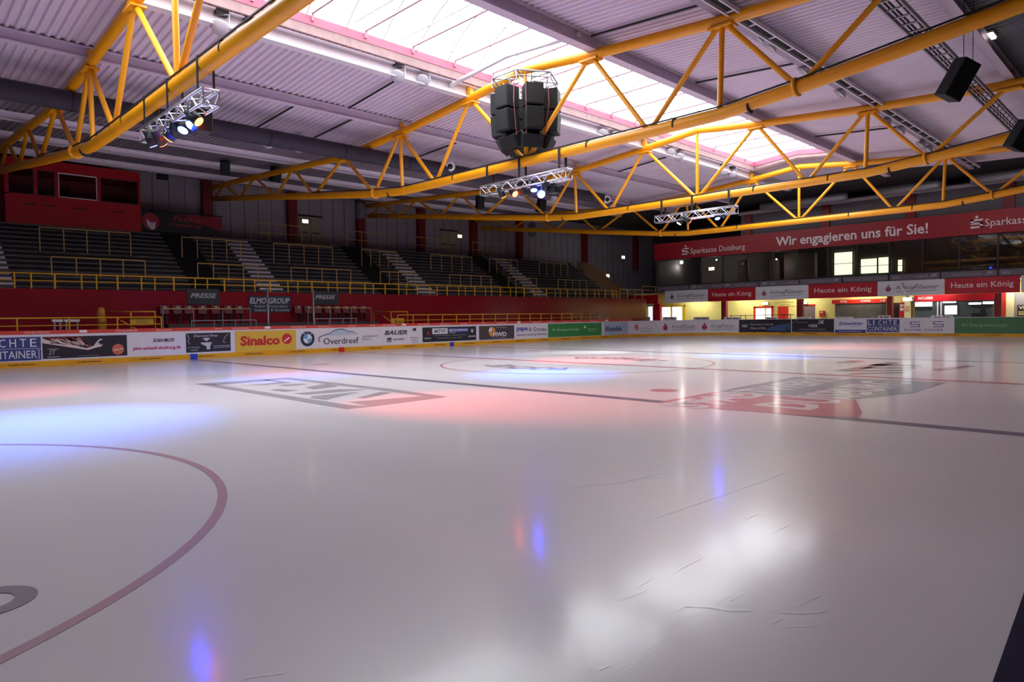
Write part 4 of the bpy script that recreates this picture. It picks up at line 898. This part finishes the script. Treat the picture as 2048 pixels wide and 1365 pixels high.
exit_sign(at(1608, 605.5, X=BX-.1), (-1, 0, 0), 'lit exit sign above the grey door under the gallery', .5, .24)
# kiosk left
def kiosk(px0, px1, hy0, hy1, wins, lab, mh, txt=None):
    S = Surf.flat((BX-.5, 0, 0), (0, -1, 0), (0, 0, 1), (-1, 0, 0)); X = BX-.5; mx = (px0+px1)/2
    t = thing('kiosk', lab, 'kiosk', (X, -ya(mx, 620, X), 0))
    u0, u1 = ya(px0, 620, X), ya(px1, 620, X); z0, z1 = za(mx, hy1, X), za(mx, hy0, X)
    S.rect(MB(), u0, u1, z0, z1, .04, 1, .5).build('header', mh, t)
    S.rect(MB(), u0, u1, .0, .98, .5, 1, .94).build('counter', m_grey, t)
    for a, c, m in wins: S.rect(MB(), ya(a, 620, X), ya(c, 620, X), .98, z0, .0).build('window_pane', m, t)
    if txt:
        b = MB()
        for s_, a, c in txt: S.text(b, s_, ya(a, 600, X), ya(c, 600, X), z0+(z1-z0)*.3, z0+(z1-z0)*.75, .05, bold=.02)
        b.build('lettering', cmat((236, 214, 206)), t)
    return t
kiosk(1664, 1772, 599, 607, ((1670, 1763, m_dkglass), (1763, 1772, mat('kiosk_gap', (60, 60, 62), .4))), 'left kiosk with orange-red header and olive-dark window', m_orange, (('PIZZA', 1681, 1695), ('POMMES', 1722, 1742), ('KASSE', 1760, 1771)))
m_kdark = mat('kiosk_interior', (62, 74, 76), .5, noise=.15, nscale=2)
k2 = kiosk(1828, 1988, 589, 602, ((1830, 1986, m_kdark),), 'right kiosk with red header, white tubes and a lit menu board', m_red, (('SNACK & DRINKS', 1836, 1866),))
m_tube = mat('fluorescent_tube', (245, 250, 255), .3, emit=(235, 246, 255), es=4)
XT = BX-.56; ST = Surf.flat((XT, 0, 0), (0, -1, 0), (0, 0, 1), (-1, 0, 0))
for a, c, y0, y1, lab in ((1831, 1864, 605, 613, 'broad lit panel at the left of the right kiosk'), (1886, 1912, 604, 606, 'short white tube lamp in the right kiosk'), (1938, 1962, 606, 609, 'middle white tube lamp in the right kiosk'), (1966, 1987, 604, 608, 'rightmost white tube lamp in the right kiosk'), (1890, 1914, 612, 629, 'lit white menu board in the right kiosk')):
    mx = (a+c)/2; z0, z1 = za(mx, y1, XT), za(mx, y0, XT)
    t = thing('menu_board' if 'menu' in lab else 'tube_lamp', lab, 'menu board' if 'menu' in lab else 'lamp', (XT, -ya(mx, 610, XT), z0), None if 'menu' in lab else 'tube lamps of the right kiosk')
    ST.rect(MB(), ya(a, 610, XT)-.02, ya(c, 610, XT)+.02, z0-.02, z1+.02, .03, 1, .06).build('housing', m_white, t)
    ST.rect(MB(), ya(a, 610, XT), ya(c, 610, XT), z0, z1, .04).build('lit_face', mat('menu_light', (245, 248, 255), .3, emit=(240, 246, 255), es=1.4) if 'menu' in lab else m_tube, t)
for a, lab in ((1876, 'left'), (1883, 'right')):
    o = ST.rect(MB(), ya(a-1.2, 620, XT), ya(a+1.2, 620, XT), 0, za(a, 604, XT), .12, 1, .08).build('white_pole', m_white); tag(o, '%s slim white pole before the right kiosk' % lab, 'pole')
o = MB().box((XT-.2, -ya(1960, 622, XT), 1.205), (.35, .8, .45)).box((XT-.2, -ya(1960, 622, XT)-.2, 1.56), (.2, .25, .3)).build('coffee_machine', m_black); tag(o, 'dark coffee machine on the right kiosk counter', 'machine')
bpanel(1801, 1812, 606, 640, m_orange, 'trim_5', 'orange pier', 'trim', .3, .3, struct=True)
bpanel(1812, 1825, 598, 640, mat('cream_pier', (226, 214, 160), .7), 'trim_6', 'cream pier', 'trim', .4, .4, struct=True)
bpanel(1783, 1801, 606, 640, m_dkglass, 'window_5', 'dark window between the kiosks', 'window', struct=True)
bpanel(2001, 2015, 585, 640, m_orange, 'trim_7', 'orange pier', 'trim', .5, .4, struct=True)
bpanel(2015, 2031, 585, 640, mat('cream_pier', (226, 214, 160), .7), 'trim_8', 'cream pier', 'trim', .5, .4, struct=True)
bpanel(2031, 2110, 585, 640, mat('grey_pier', (150, 144, 146), .7), 'trim_9', 'grey wall piece', 'trim', .2, .1, struct=True)
for i, (a, c, y0, y1) in enumerate(((1803, 1810, 609, 614), (1803, 1810, 616, 622), (1814, 1822, 612, 622))):
    bpanel(a, c, y0, y1, m_white if i < 2 else mat('tan_paper', (196, 156, 112), .7), 'notice_sheet', ('upper paper notice on the orange pier', 'lower paper notice on the orange pier', 'tan paper notice on the cream pier')[i], 'notice', .42 if i == 2 else .31, .012, group='paper notices on the piers')
P = Panel(BSF, ya(2036, 620, BX), ya(2075, 620, BX), za(2050, 632, BX), za(2050, 610, BX), (52, 48, 44), 'vip_sign', 'dark sign with pale capitals at the right frame edge under the gallery', 'sign', None, 1, .25, .03)
P.txt((220, 214, 200), ('VIP', .08, .55, .6, .9, BO)).rects((214, 190, 120), (.06, .9, .1, .22), (.06, .9, .3, .4))
# lamp on an arm before the cream pier
p = at(1816, 598, X=50.4); t = thing('arm_lamp', 'white lamp on a bent arm in front of the right white brewery sheet', 'lamp', (GX, p.y, p.z))
MB().tube([(GX-.1, p.y+.5, p.z+1.1), (GX-.3, p.y+.45, p.z+.75), (p.x, p.y+.05, p.z+.25), (p.x, p.y, p.z+.1)], .09, 8).build('arm', m_white, t)
MB().box(p, (.35, .55, .2)).build('lamp_head', m_white, t); MB().box(p-Vector((.05, 0, .11)), (.28, .48, .03)).box(p-Vector((.18, 0, 0)), (.012, .48, .14)).build('lit_face', mat('lamp_lit', (255, 255, 250), .3, emit=(248, 252, 255), es=10), t)
# strip lamps under the gallery slab that light the concourse
for i, y in enumerate((30.5, 26.0, 21.5, 17.0, 12.5, 8.0)):
    t = thing('ceiling_strip_lamp', 'strip lamp under the gallery floor, %s from the left' % dirs[i], 'lamp', (52.1, y, 3.55), 'strip lamps under the gallery')
    MB().box((52.1, y, 3.57), (.2, 1.5, .08)).build('housing', m_white, t); MB().box((52.1, y, 3.52), (.14, 1.4, .02)).build('lit_face', m_tube, t)
    l = bpy.data.lights.new('strip_light', 'AREA'); l.shape = 'RECTANGLE'; l.size = .14; l.size_y = 1.4; l.energy = 95; l.color = (1, .96, .86)
    lo = bpy.data.objects.new('strip_light', l); COL.objects.link(lo); lo.location = (52.1, y, 3.5)
# ---- small white boards standing behind the end boards, thin dark rail
for i, (a, c) in enumerate(((1278, 1300), (1325, 1353), (1387, 1418), (1448, 1482), (1530, 1556), (1592, 1622), (1670, 1706), (1757, 1781), (1862, 1906))):
    X = 49.6; u0, u1 = ya(a, 638, X), ya(c, 638, X); z1 = za((a+c)/2, 634.5 if i < 7 else 631.5, X)
    S = Surf.flat((X, 0, 0), (0, -1, 0), (0, 0, 1), (-1, 0, 0))
    t = thing('table_board', '%s low white board with dark print from the left behind the end boards' % dirs[i], 'board', (X, -(u0+u1)/2, 0), 'white boards behind the end boards')
    S.rect(MB(), u0, u1, z1-.5, z1, .0, 1, .03).build('panel', m_white, t)
    b = MB(); w = u1-u0
    for q in (.2, .6): S.disc(b, u0+w*q, z1-.1, .07, layer=.004); S.rect(b, u0+w*(q+.06), u0+w*(q+.28), z1-.14, z1-.07, .004)
    b.build('print', cmat((110, 96, 104)), t)
    for q in (.1, .9): MB().span((X+.0, -(u0+w*q)-.02, 0), (X+.04, -(u0+w*q)+.02, z1-.48)).build('leg', m_grey, t)
t = thing('concourse_rail', 'thin dark rail behind the end boards in front of the red framed door', 'railing', (50, 22, 0))
u0, u1 = -ya(1459, 632, 50), -ya(1588, 632, 50); z = za(1520, 631, 50)
MB().tube([(50, u0, z), (50, u1, z)], .02, 6).build('rail', m_blackm, t)
for px in (1462, 1482, 1491, 1568, 1581): MB().tube([(50, -ya(px, 632, 50), 0), (50, -ya(px, 632, 50), z+.06)], .025, 6).build('post', m_blackm, t)
def deckz(y):
    pts = PROF+PROF_F
    for (y0, z0), (y1, z1) in zip(pts, pts[1:]):
        if y0 <= y <= y1: return z0+(z1-z0)*(y-y0)/(y1-y0)
    return 9.5
def at_deck(px, py, drop):
    lo, hi = .5, 30.
    for _ in range(40):
        mid = (lo+hi)/2; q = at(px, py, Y=mid)
        if q.z < deckz(mid)-drop: lo = mid
        else: hi = mid
    return at(px, py, Y=lo)
# ================================================================ LIGHT RIGS
LRY0, LRY1, LRZ0, LRZ1 = 12.98, 16.7, 5.6, 5.88
def make_rig(X):
    t = thing('lighting_truss', 'silver lattice light rig strapped below the nearest yellow truss', 'light rig', (X, 14.8, 5.6), 'lattice light rigs')
    h = .145
    for dx in (-h, h):
        for z in (LRZ0, LRZ1): MB().tube([(X+dx, LRY0, z), (X+dx, LRY1, z)], .026, 8).build('chord', m_alu, t)
    b = MB(); n = 12; d = (LRY1-LRY0)/n
    for i in range(n):
        y = LRY0+i*d
        for dx in (-h, h): b.tube([(X+dx, y, LRZ0 if i % 2 else LRZ1), (X+dx, y+d, LRZ1 if i % 2 else LRZ0)], .012, 5)
        for z in (LRZ0, LRZ1): b.tube([(X-h if i % 2 else X+h, y, z), (X+h if i % 2 else X-h, y+d, z)], .012, 5)
    for y in (LRY0, LRY1):
        b.tube([(X-h, y, LRZ0), (X+h, y, LRZ0), (X+h, y, LRZ1), (X-h, y, LRZ1), (X-h, y, LRZ0)], .018, 5)
    b.build('lacing', m_alu, t)
    for y in (LRY0+.25, LRY0+1.9, LRY1-.35):
        for dx in (-.15, .15): MB().box((X+dx, y, 6.2), (.012, .09, .66)).build('strap', m_cable, t)
    return t
rig0 = make_rig(T_X[0])
copy_tree(rig0, (T_X[1], 14.8, 5.6), 'silver lattice light rig strapped below the second yellow truss, left of the loudspeakers\' foot')
copy_tree(rig0, (T_X[2], 14.8, 5.6), 'silver lattice light rig strapped below the third yellow truss, in front of the end gallery')
LAMPC = {'blue': ((120, 170, 255), (0.05, .2, 1.0), (30, 50, 255)), 'red': ((255, 130, 70), (1.0, .12, .10), (255, 70, 26)), 'white': ((255, 250, 255), (.95, .95, 1.0), (240, 240, 255))}
m_lens = {k: mat('lens_'+k, v[0], .2, emit=v[2], es={'blue': 220, 'red': 45, 'white': 30}[k]) for k, v in LAMPC.items()}
def stage_light(px, py, X, colr, tgt, lab, power, kind='stage_light', size=50, dx=0, r=.11, L=.34):
    p = at(px, py, X=X+dx); d = (Vector(tgt)-p).normalized(); back = p-d*L
    t = thing(kind, lab, 'stage light', tuple(p), 'stage lights on the rigs')
    MB().lathe(back, d, [(0, r*.45), (.03, r*.7), (L*.45, r*.8), (L*.5, r), (L, r*1.04), (L+.01, r*.93)], 16).build('body', m_black, t)
    MB().lathe(p-d*.0, d, [(.012, .01), (.014, r*.9), (.02, r*.85), (.022, .01)], 18).build('lens', m_lens[colr], t)
    s = d.cross(Vector((0, 0, 1))).normalized(); m_ = (p+back)/2; top = Vector((m_.x, m_.y, LRZ0-.03))
    if top.z-m_.z < .1: top.z = m_.z+.16
    MB().tube([m_+s*(r+.03), m_+s*(r+.03)+Vector((0, 0, (top.z-m_.z)*.6)), top, m_-s*(r+.03)+Vector((0, 0, (top.z-m_.z)*.6)), m_-s*(r+.03)], .014, 5).build('yoke', m_blackm, t)
    MB().box(top+Vector((0, 0, .02)), (.06, .06, .1)).build('clamp', m_grey, t)
    l = bpy.data.lights.new('stage_beam', 'SPOT'); l.energy = power; l.color = LAMPC[colr][1]; l.spot_size = math.radians(size); l.spot_blend = 1; l.shadow_soft_size = .08
    lo = bpy.data.objects.new('stage_beam', l); COL.objects.link(lo); lo.location = p+d*.06
    lo.rotation_mode = 'QUATERNION'; lo.rotation_quaternion = d.to_track_quat('-Z', 'Y')
    return t
m_lg0 = mat('effect_disc_grey', (120, 116, 130), .4)
A1, A2, A3 = T_X[:3]
PB, PR = 3200, 2400
stage_light(308, 290, A1, 'blue', (8.6, 17.6, 0), 'moving head lamp at the left end of the nearest rig, lit faint blue', PB*1.0, 'moving_head', 38)
stage_light(338, 277, A1, 'red', (2.2, 19.6, 0), 'orange-red stage light second from the left on the nearest rig', PR*.8, size=46)
stage_light(325, 287, A1, 'red', (10.8, 19.6, 0), 'thin red glowing stage light low on the nearest rig', PR*.9, size=40)
stage_light(366, 260, A1, 'blue', (1.9, 12.4, 0), 'left bright blue stage light on the nearest rig', PB*1.8, size=58)
stage_light(382, 250, A1, 'blue', (.4, 11.8, 0), 'right bright blue stage light on the nearest rig', PB*.7, size=50)
stage_light(352, 266, A1, 'blue', (9.2, 23.6, 0), 'blue stage light turned away, left of the two bright blue ones', PB*1.1, size=34)
stage_light(397, 243, A1, 'red', (8.7, 9.0, 0), 'round orange stage light at the right of the nearest rig', PR*1.7, size=46)
stage_light(1007, 393, A2, 'red', (19.0, 15.2, 0), 'left orange stage light under the second rig', PR*1.5, size=46)
stage_light(1030, 388, A2, 'red', (14.5, 8.0, 0), 'right orange stage light under the second rig', PR*.35, size=40)
stage_light(1068, 380, A2, 'blue', (13.7, 12.7, 0), 'left bright blue stage light under the second rig', PB*2.2, size=46)
stage_light(1089, 377, A2, 'blue', (20.6, 23, 0), 'right bright blue stage light under the second rig', PB*2.0, size=36)
stage_light(1358, 447, A3, 'white', (23.1, 18.6, 0), 'white stage light at the left of the third rig', 2600, size=36)
stage_light(1379, 443, A3, 'red', (33.7, 10.4, 0), 'orange-red stage light left of middle on the third rig', PR*2.2, size=44)
stage_light(1435, 437, A3, 'blue', (24.1, 11.7, 0), 'bright blue stage light at the right of the third rig', PB*1.9, size=46)
stage_light(1447, 432, A3, 'blue', (32.9, 16, 0), 'dim blue stage light beside the bright one on the third rig', PB*1.3, size=36, dx=.2)
# dark fixture boxes and effects on the rigs
for px, py, X, w, h, lab in ((404, 243, A1, .35, .45, 'dark effect box at the right end of the nearest rig'), (1048, 384, A2, .3, .22, 'dark dimmer box under the middle of the second rig'), (1082, 388, A2, .3, .2, 'pale mirrored effect disc under the second rig'), (1108, 380, A2, .3, .22, 'dark effect box at the right of the second rig')):
    p = at(px, py, X=X+.16); t = thing('effect_box', lab, 'effect box', tuple(p), 'effect boxes on the rigs')
    if 'disc' in lab: MB().lathe(p, (-.6, -.6, -.3), [(0, .1), (.03, .13), (.06, .12)], 18).build('disc', m_lg0, t)
    else: MB().box(p, (.3, w, h)).build('housing', m_black, t, .02)
    MB().box((p.x, p.y, (p.z+5.58)/2+.05), (.05, .05, max(.1, 5.6-p.z))).build('hanger', m_blackm, t)
# ================================================================ LOUDSPEAKER CLUSTER
cx, cy = T_X[1], 14.71
m_spk = mat('speaker_black', (11, 11, 12), .75, noise=.1, nscale=8); m_gr = mat('speaker_grille_black', (8, 8, 9), .7, noise=.2, nscale=60)
cl = thing('speaker_cluster', 'black loudspeaker cluster hanging from the second truss under the skylight', 'loudspeaker cluster', (cx, cy, 6.7))
def pol(r, a, z): return Vector((cx+r*math.cos(math.radians(a)), cy+r*math.sin(math.radians(a)), z))
b = MB()
hexa = [pol(1.05, 30+60*k, 8.85) for k in range(6)]
for k in range(6):
    b.tube([hexa[k], hexa[(k+1) % 6]], .03, 6); b.tube([hexa[k]-Vector((0, 0, .16)), hexa[(k+1) % 6]-Vector((0, 0, .16))], .02, 6); b.tube([hexa[k], hexa[k]-Vector((0, 0, .3))], .02, 6)
    b.tube([hexa[k], pol(.25, 30+60*k, 8.88)], .03, 6); b.tube([pol(.7, 60*k, 8.85), pol(.62, 60*k, 8.45)], .025, 6)
b.build('frame', m_grey, cl)
b = MB()
for k in range(3): b.tube([pol(.16, 120*k+20, 9.1), pol(.2, 120*k+20, 8.86)], .02, 5)
b.build('hook', m_yel, cl)
for k in range(6):
    a = 60*k; R = Matrix.Rotation(math.radians(a), 3, 'Z')
    for z, ti, rr in ((8.16, .0, .8), (7.48, .07, .79)):
        Rt = R @ Matrix.Rotation(ti, 3, 'Y'); c = pol(rr, a, z)
        s_ = MB().box(c, (.5, .54, .64), rot=Rt).build('loudspeaker', m_spk, cl, .015)
        MB().box(c+Rt @ Vector((.255, 0, 0)), (.012, .48, .56), rot=Rt).build('grille', m_gr, s_)
    Rt = R @ Matrix.Rotation(.5, 3, 'Y'); c = pol(.6, a, 6.93)
    s_ = MB().box(c, (.46, .66, .4), rot=Rt).build('loudspeaker', m_spk, cl, .02)
    MB().box(c+Rt @ Vector((.212, 0, 0)), (.012, .42, .32), rot=Rt).build('grille', m_gr, s_)
m_chain = mat('chain_red_grey', (132, 70, 80), .5, .3)
for a in (205, 225, 265, 30): MB().tube([pol(1.0, a, 8.85), pol(1.06, a, 7.9), pol(.85, a, 7.0)], .016, 5).build('chain', m_chain, cl)
# ---- single hanging loudspeakers
def hang_speaker(px, py, w, h, plane, lab, tilt=.35, face=(0, -1), roll=0, zroof=None, vroll=0):
    p = at(px, py, **plane); zroof = zroof or deckz(p.y); a = math.atan2(face[1], face[0])
    R = Matrix.Rotation(a, 3, 'Z') @ Matrix.Rotation(tilt, 3, 'Y') @ Matrix.Rotation(roll, 3, 'X')
    if vroll: R = Matrix.Rotation(vroll, 3, (p-CAMP).normalized()) @ R
    t = thing('hanging_speaker', lab, 'speaker', tuple(p), 'single hanging loudspeakers')
    MB().box(p, (.36, w, h), rot=R).build('cabinet', m_spk, t, .02)
    MB().box(p+R @ Vector((.185, 0, 0)), (.012, w*.86, h*.9), rot=R).build('grille', m_gr, t)
    for s in (-.3, .3): q = p+R @ Vector((0, w*s, h*.5)); MB().tube([q, (q.x, q.y, zroof)], .008, 4).build('wire', m_cable, t)
hang_speaker(450, 336, .42, .66, dict(Y=32.5), 'black loudspeaker hanging left of the second truss end', .4, (-.3, -1))
hang_speaker(551, 349, .46, .72, dict(Y=32.3), 'black loudspeaker hanging in front of the second truss top chord', .3, (.2, -1))
hang_speaker(960, 405, .44, .72, dict(Y=30.5), 'black loudspeaker hanging behind the third truss, under its left web', .3, (-.3, -1), .1)
hang_speaker(1082, 412, .5, .8, dict(Y=29.0), 'black loudspeaker hanging left of the middle of the third truss', .35, (-.2, -1))
hang_speaker(1915, 160, .4, .8, dict(Y=3.6), 'large tilted black loudspeaker hanging at the upper right', 0, (-.7, -.7), 0, None, .5)
hang_speaker(2042, 272, .45, .8, dict(Y=3.6), 'tilted black loudspeaker cut by the right frame edge', 0, (-.7, -.7), 0, None, .5)
hang_speaker(325, 353, .5, .3, dict(Y=38.5), 'small dark projector box above the grey wall right of the cabin', .0, (0, -1), 0)
p = at(720, 420, Y=36.5); o = MB().lathe((p.x, p.y, p.z-.55), (0, 0, 1), [(0, .15), (.1, .3), (.7, .34), (1.0, .22), (1.1, .04)], 12).build('wrapped_bundle', mat('grey_wrap', (96, 92, 100), .8, noise=.25, nscale=4)); tag(o, 'grey wrapped bundle hanging at the left end of the third truss', 'bundle')
MB().tube([(p.x, p.y, p.z+.5), (p.x, p.y, deckz(p.y))], .015, 5).build('strap', m_cable, o)
p = at(1065, 460, Y=36.5); o = MB().lathe((p.x, p.y, p.z-.55), (0, 0, 1), [(0, .15), (.1, .3), (.7, .34), (1.0, .22), (1.1, .04)], 12).build('wrapped_bundle', MATS['grey_wrap']); tag(o, 'dark wrapped bundle hanging at the left end of the fourth truss', 'bundle')
MB().tube([(p.x, p.y, p.z+.5), (p.x, p.y, deckz(p.y))], .015, 5).build('strap', m_cable, o)
# ================================================================ AIR DUCT WITH NOZZLES
DY, DZ, DR = 23.35, 8.08, .29
dx1 = at(1212, 385, Y=DY).x
du = thing('air_duct', 'long dark round air duct under the roof on the stands side', 'duct', (10, DY, DZ))
MB().lathe((-12, DY, DZ), (1, 0, 0), [(0, .1), (.2, DR), (dx1+12-.3, DR), (dx1+12-.05, DR*.8), (dx1+12, .1)], 20).build('tube', m_duct, du)
def nozzle(px, py):
    p = at(px, py, Y=DY-.3); d = Vector((-.5, -.75, -.3)).normalized()
    MB().lathe(p-d*.2, d, [(0, .2), (.12, .24), (.26, .2), (.27, .13)], 18).build('air_nozzle', m_white, du)
    MB().lathe(p+d*.065, d, [(0, .01), (.005, .12), (.012, .12), (.014, .01)], 16).build('nozzle_mouth', m_black, du)
nozzle(900, 333); nozzle(1214, 399)
for x in range(-4, int(dx1), 3):
    MB().lathe((x, DY, DZ), (1, 0, 0), [(0, DR-.01), (.005, DR+.012), (.05, DR+.012), (.055, DR-.01)], 20).build('hoop', m_blackm, du)
# pale pipe with floodlights beyond the duct
PY = 24.75; pz = at(541, 276, Y=PY).z
o = MB().tube([(-8, PY, pz), (33.5, PY, pz)], .1, 10).build('service_pipe', m_beam); tag(o, 'pale pipe running along behind the dark air duct', 'pipe')
# ================================================================ FLOODLIGHTS
m_lg = mat('floodlight_glass', (168, 162, 172), .12, coat=.5); m_refl = mat('floodlight_reflector', (190, 188, 194), .25, .7)
def make_flood(p, zt, dv=(-.45, -.5, -.75)):
    t = thing('floodlight', '', 'floodlight', tuple(p), 'round floodlights under the roof')
    d = Vector(dv).normalized(); s = d.cross(Vector((0, 0, 1))).normalized()
    MB().lathe(p-d*.2, d, [(0, .06), (.06, .13), (.18, .2), (.23, .215), (.24, .2)], 20).build('reflector', m_refl, t)
    MB().lathe(p+d*.036, d, [(0, .01), (.004, .195), (.016, .19), (.02, .01)], 20).build('lens', m_lg, t)
    MB().tube([p+s*.235, p+s*.235+Vector((0, 0, .3)), p-s*.235+Vector((0, 0, .3)), p-s*.235], .018, 5).build('bracket', m_grey, t)
    MB().box(p+Vector((.05, .02, .37)), (.3, .22, .14)).build('ballast_box', m_blackm, t)
    MB().tube([p+Vector((0, 0, .42)), (p.x, p.y, zt)], .02, 5).build('hanger', m_grey, t)
    return t
FL = {}
def flood(px, py, Y, zt, lab):
    p = at(px, py, Y=Y); k = Y < 10
    if k not in FL: FL[k] = make_flood(p, p.z+.62, (-.2, .62, -.75) if k else (-.45, -.5, -.75)); FL[k]['label'] = lab
    else: copy_tree(FL[k], tuple(p), lab)
for i, (px, py) in enumerate(((440, 54), (497, 66), (795, 152), (845, 161), (1204, 267), (1229, 272), (1340, 305), (1358, 314), (1447, 345), (1465, 350))):
    flood(px, py, 17.3, 9, '%s floodlight under the white roof beam, counted from the left' % (dirs+['tenth'])[i])
for i, (px, py) in enumerate(((535, 288), (597, 296), (774, 328), (1108, 397), (1225, 414))):
    flood(px, py, PY, 8, '%s floodlight on the pale pipe behind the dark duct, counted from the left' % dirs[i])
for i, (px, py) in enumerate(((1515, 76), (1540, 94), (1607, 142), (1680, 187), (1772, 246), (1800, 262), (1842, 290), (1856, 300))):
    flood(px, py, 8.2, 9, '%s floodlight under the grey roof beam right of the skylight, counted from the top' % dirs[i])
p = at(1252, 353, Y=22.5); t = thing('pin_lamp', 'small lit lamp under the roof left of the third truss middle', 'lamp', tuple(p)); MB().lathe(p, (0, 0, -1), [(0, .05), (.05, .12), (.07, .1)], 12).build('shade', m_white, t); MB().lathe(p-Vector((0, 0, .07)), (0, 0, -1), [(0, .09), (.05, .05), (.06, .01)], 12).build('bulb', mat('bulb_lit', (255, 250, 240), .3, emit=(255, 250, 235), es=6), t); MB().tube([p, (p.x, p.y, 9.0)], .01, 4).build('rod', m_grey, t)
p = at_deck(1984, 72, .09); t = thing('edge_lamp', 'small lit strip lamp on the roof at the upper right', 'lamp', tuple(p)); MB().box(p+Vector((0, 0, .05)), (.5, .14, .06)).build('housing', m_white, t); MB().box(p, (.46, .1, .04)).build('lit_face', mat('bulb_lit', (255, 250, 240)), t)
# ================================================================ CONDUITS AND CABLE LADDERS
k = 0
for (x, y0, y1, lab) in ((2.6, 20.9, 25, 'left of the nearest truss'), (8.3, 21.6, 24.8, 'right of the nearest truss'), (11.3, 21.6, 24.8, 'left of the second truss, near'), (13.6, 21.6, 24.8, 'left of the second truss, far'), (18.6, 21.6, 24.8, 'right of the second truss'), (22.4, 21.6, 24.8, 'midway between second and third truss'), (12.9, 17.7, 21, 'between the white beam and the mauve beam'), (20.4, 17.7, 21, 'behind the hanging loudspeakers'), (28.6, 17.7, 21, 'right of the third truss'), (20.4, 8.5, 11.8, 'right of the skylight before the third truss'), (14.9, 8.5, 11.8, 'right of the skylight after the second truss'), (27.3, 8.5, 11.8, 'right of the skylight after the third truss'), (30.4, 8.5, 11.8, 'right of the skylight before the fourth truss')):
    n = 4; o = MB().tube([(x, y0+(y1-y0)*i/n, deckz(y0+(y1-y0)*i/n)-.1) for i in range(n+1)], .035, 6).build('roof_conduit', m_blackm); tag(o, 'thin dark conduit under the roof sheet %s' % lab, 'conduit', 'conduits under the roof')
def ladder(y, z, x0, x1, w, lab, m, step=.55):
    t = thing('cable_ladder', lab, 'cable ladder', ((x0+x1)/2, y, z), 'cable ladders under the roof')
    for s in (-w/2, w/2): MB().span((x0, y+s-.02, z-.05), (x1, y+s+.02, z+.05)).build('side_rail', m, t)
    x = x0+.2
    while x < x1: MB().box((x, y, z), (.05, w, .03)).build('rung', m, t); x += step
    for q in (-.12, .02, .1): MB().tube([(x0, y+q*w/.4, z+.04), ((x0+x1)/2, y+q*w/.4+.03, z+.05), (x1, y+q*w/.4, z+.04)], .025, 5).build('cable', m_cable, t)
    x = x0+1
    b = MB()
    while x < x1: b.tube([(x, y+w/2, z), (x, y+w/2, deckz(y)-.02)], .012, 4); x += 3.1
    b.build('hanger_rods', m_grey, t)
ladder(4.75, 8.2, 6, 40, .42, 'cable ladder with dark cables at the upper right of the roof', m_grey)
ladder(7.75, 8.62, 6, 40, .26, 'pale cable ladder beside the row of floodlights right of the skylight', m_beam, 1.1)
# roof side towards the near long wall : dark pipe rack at the upper right
for y, z, r, lab in ((2.9, 8.75, .12, 'dark pipe beside the upper right cable ladder'), (1.9, 8.85, .2, 'thick dark pipe at the upper right corner')):
    o = MB().tube([(2, y, z-.25), (40, y, z-.25)], r, 10).build('dark_pipe', m_duct); tag(o, lab, 'pipe', 'dark pipes at the upper right')
# ================================================================ NEAR GATE
m_navy = mat('navy_gate_paint', (12, 22, 66), .5, noise=.08, nscale=6)
a, c = at(1985, 1365, Z=1.07), at(2048, 1185, Z=1.07); d = (c-a).normalized(); n = Vector((d.y, -d.x, 0))
gt = thing('rink_gate', 'dark blue padded top of the near rink gate at the lower right corner', 'gate', (a.x, a.y, 0))
def gp(t, s, z): q = a+d*t+n*s; return Vector((q.x, q.y, z))
def slab(t0, t1, s0, s1, z0, z1):
    b = MB(); v = [b.b.verts.new(gp(t, s, z)) for z in (z0, z1) for t, s in ((t0, s0), (t1, s0), (t1, s1), (t0, s1))]
    for f in ((0, 1, 2, 3), (4, 5, 6, 7), (0, 1, 5, 4), (1, 2, 6, 5), (2, 3, 7, 6), (3, 0, 4, 7)): b.b.faces.new([v[i] for i in f])
    return b
slab(-.25, 1.25, 0, .3, .99, 1.07).build('padded_top', m_navy, gt)
slab(-.25, 1.25, .03, .12, .12, .99).build('gate_panel', m_bw, gt)
slab(-.25, 1.25, .02, .13, .02, .14).build('kick_plate', m_kick, gt)
# ---- fine skate marks scratched into the near ice
b = MB(); rs = random.Random(11)
def scratch(pts, w):
    P = [ip(*q) for q in pts]; G.stroke(b, P, w, .004)
scratch([(1125, 978), (1180, 972), (1240, 966), (1290, 955), (1330, 946)], .008); scratch([(1365, 1213), (1420, 1216), (1460, 1223), (1500, 1222)], .006); scratch([(1560, 1226), (1610, 1228), (1650, 1224)], .006)
scratch([(1300, 1040), (1420, 1000), (1530, 962), (1600, 930)], .006); scratch([(270, 815), (340, 808), (425, 801)], .02); scratch([(455, 834), (495, 833)], .012); scratch([(550, 828), (575, 828)], .012); scratch([(490, 1358), (530, 1352), (570, 1347)], .004)
for _ in range(46):
    x, y = rs.uniform(850, 1950), rs.uniform(900, 1340); l = rs.uniform(15, 60); a = rs.choice((rs.uniform(-.7, -.3), rs.uniform(-.1, .25)))
    scratch([(x, y), (x+l*.5, y+l*.5*a+rs.uniform(-1, 1)), (x+l, y+l*a)], rs.uniform(.0015, .004))
mark('skate_marks', b, ice_mat('ice_scratch', (246, 244, 246)))
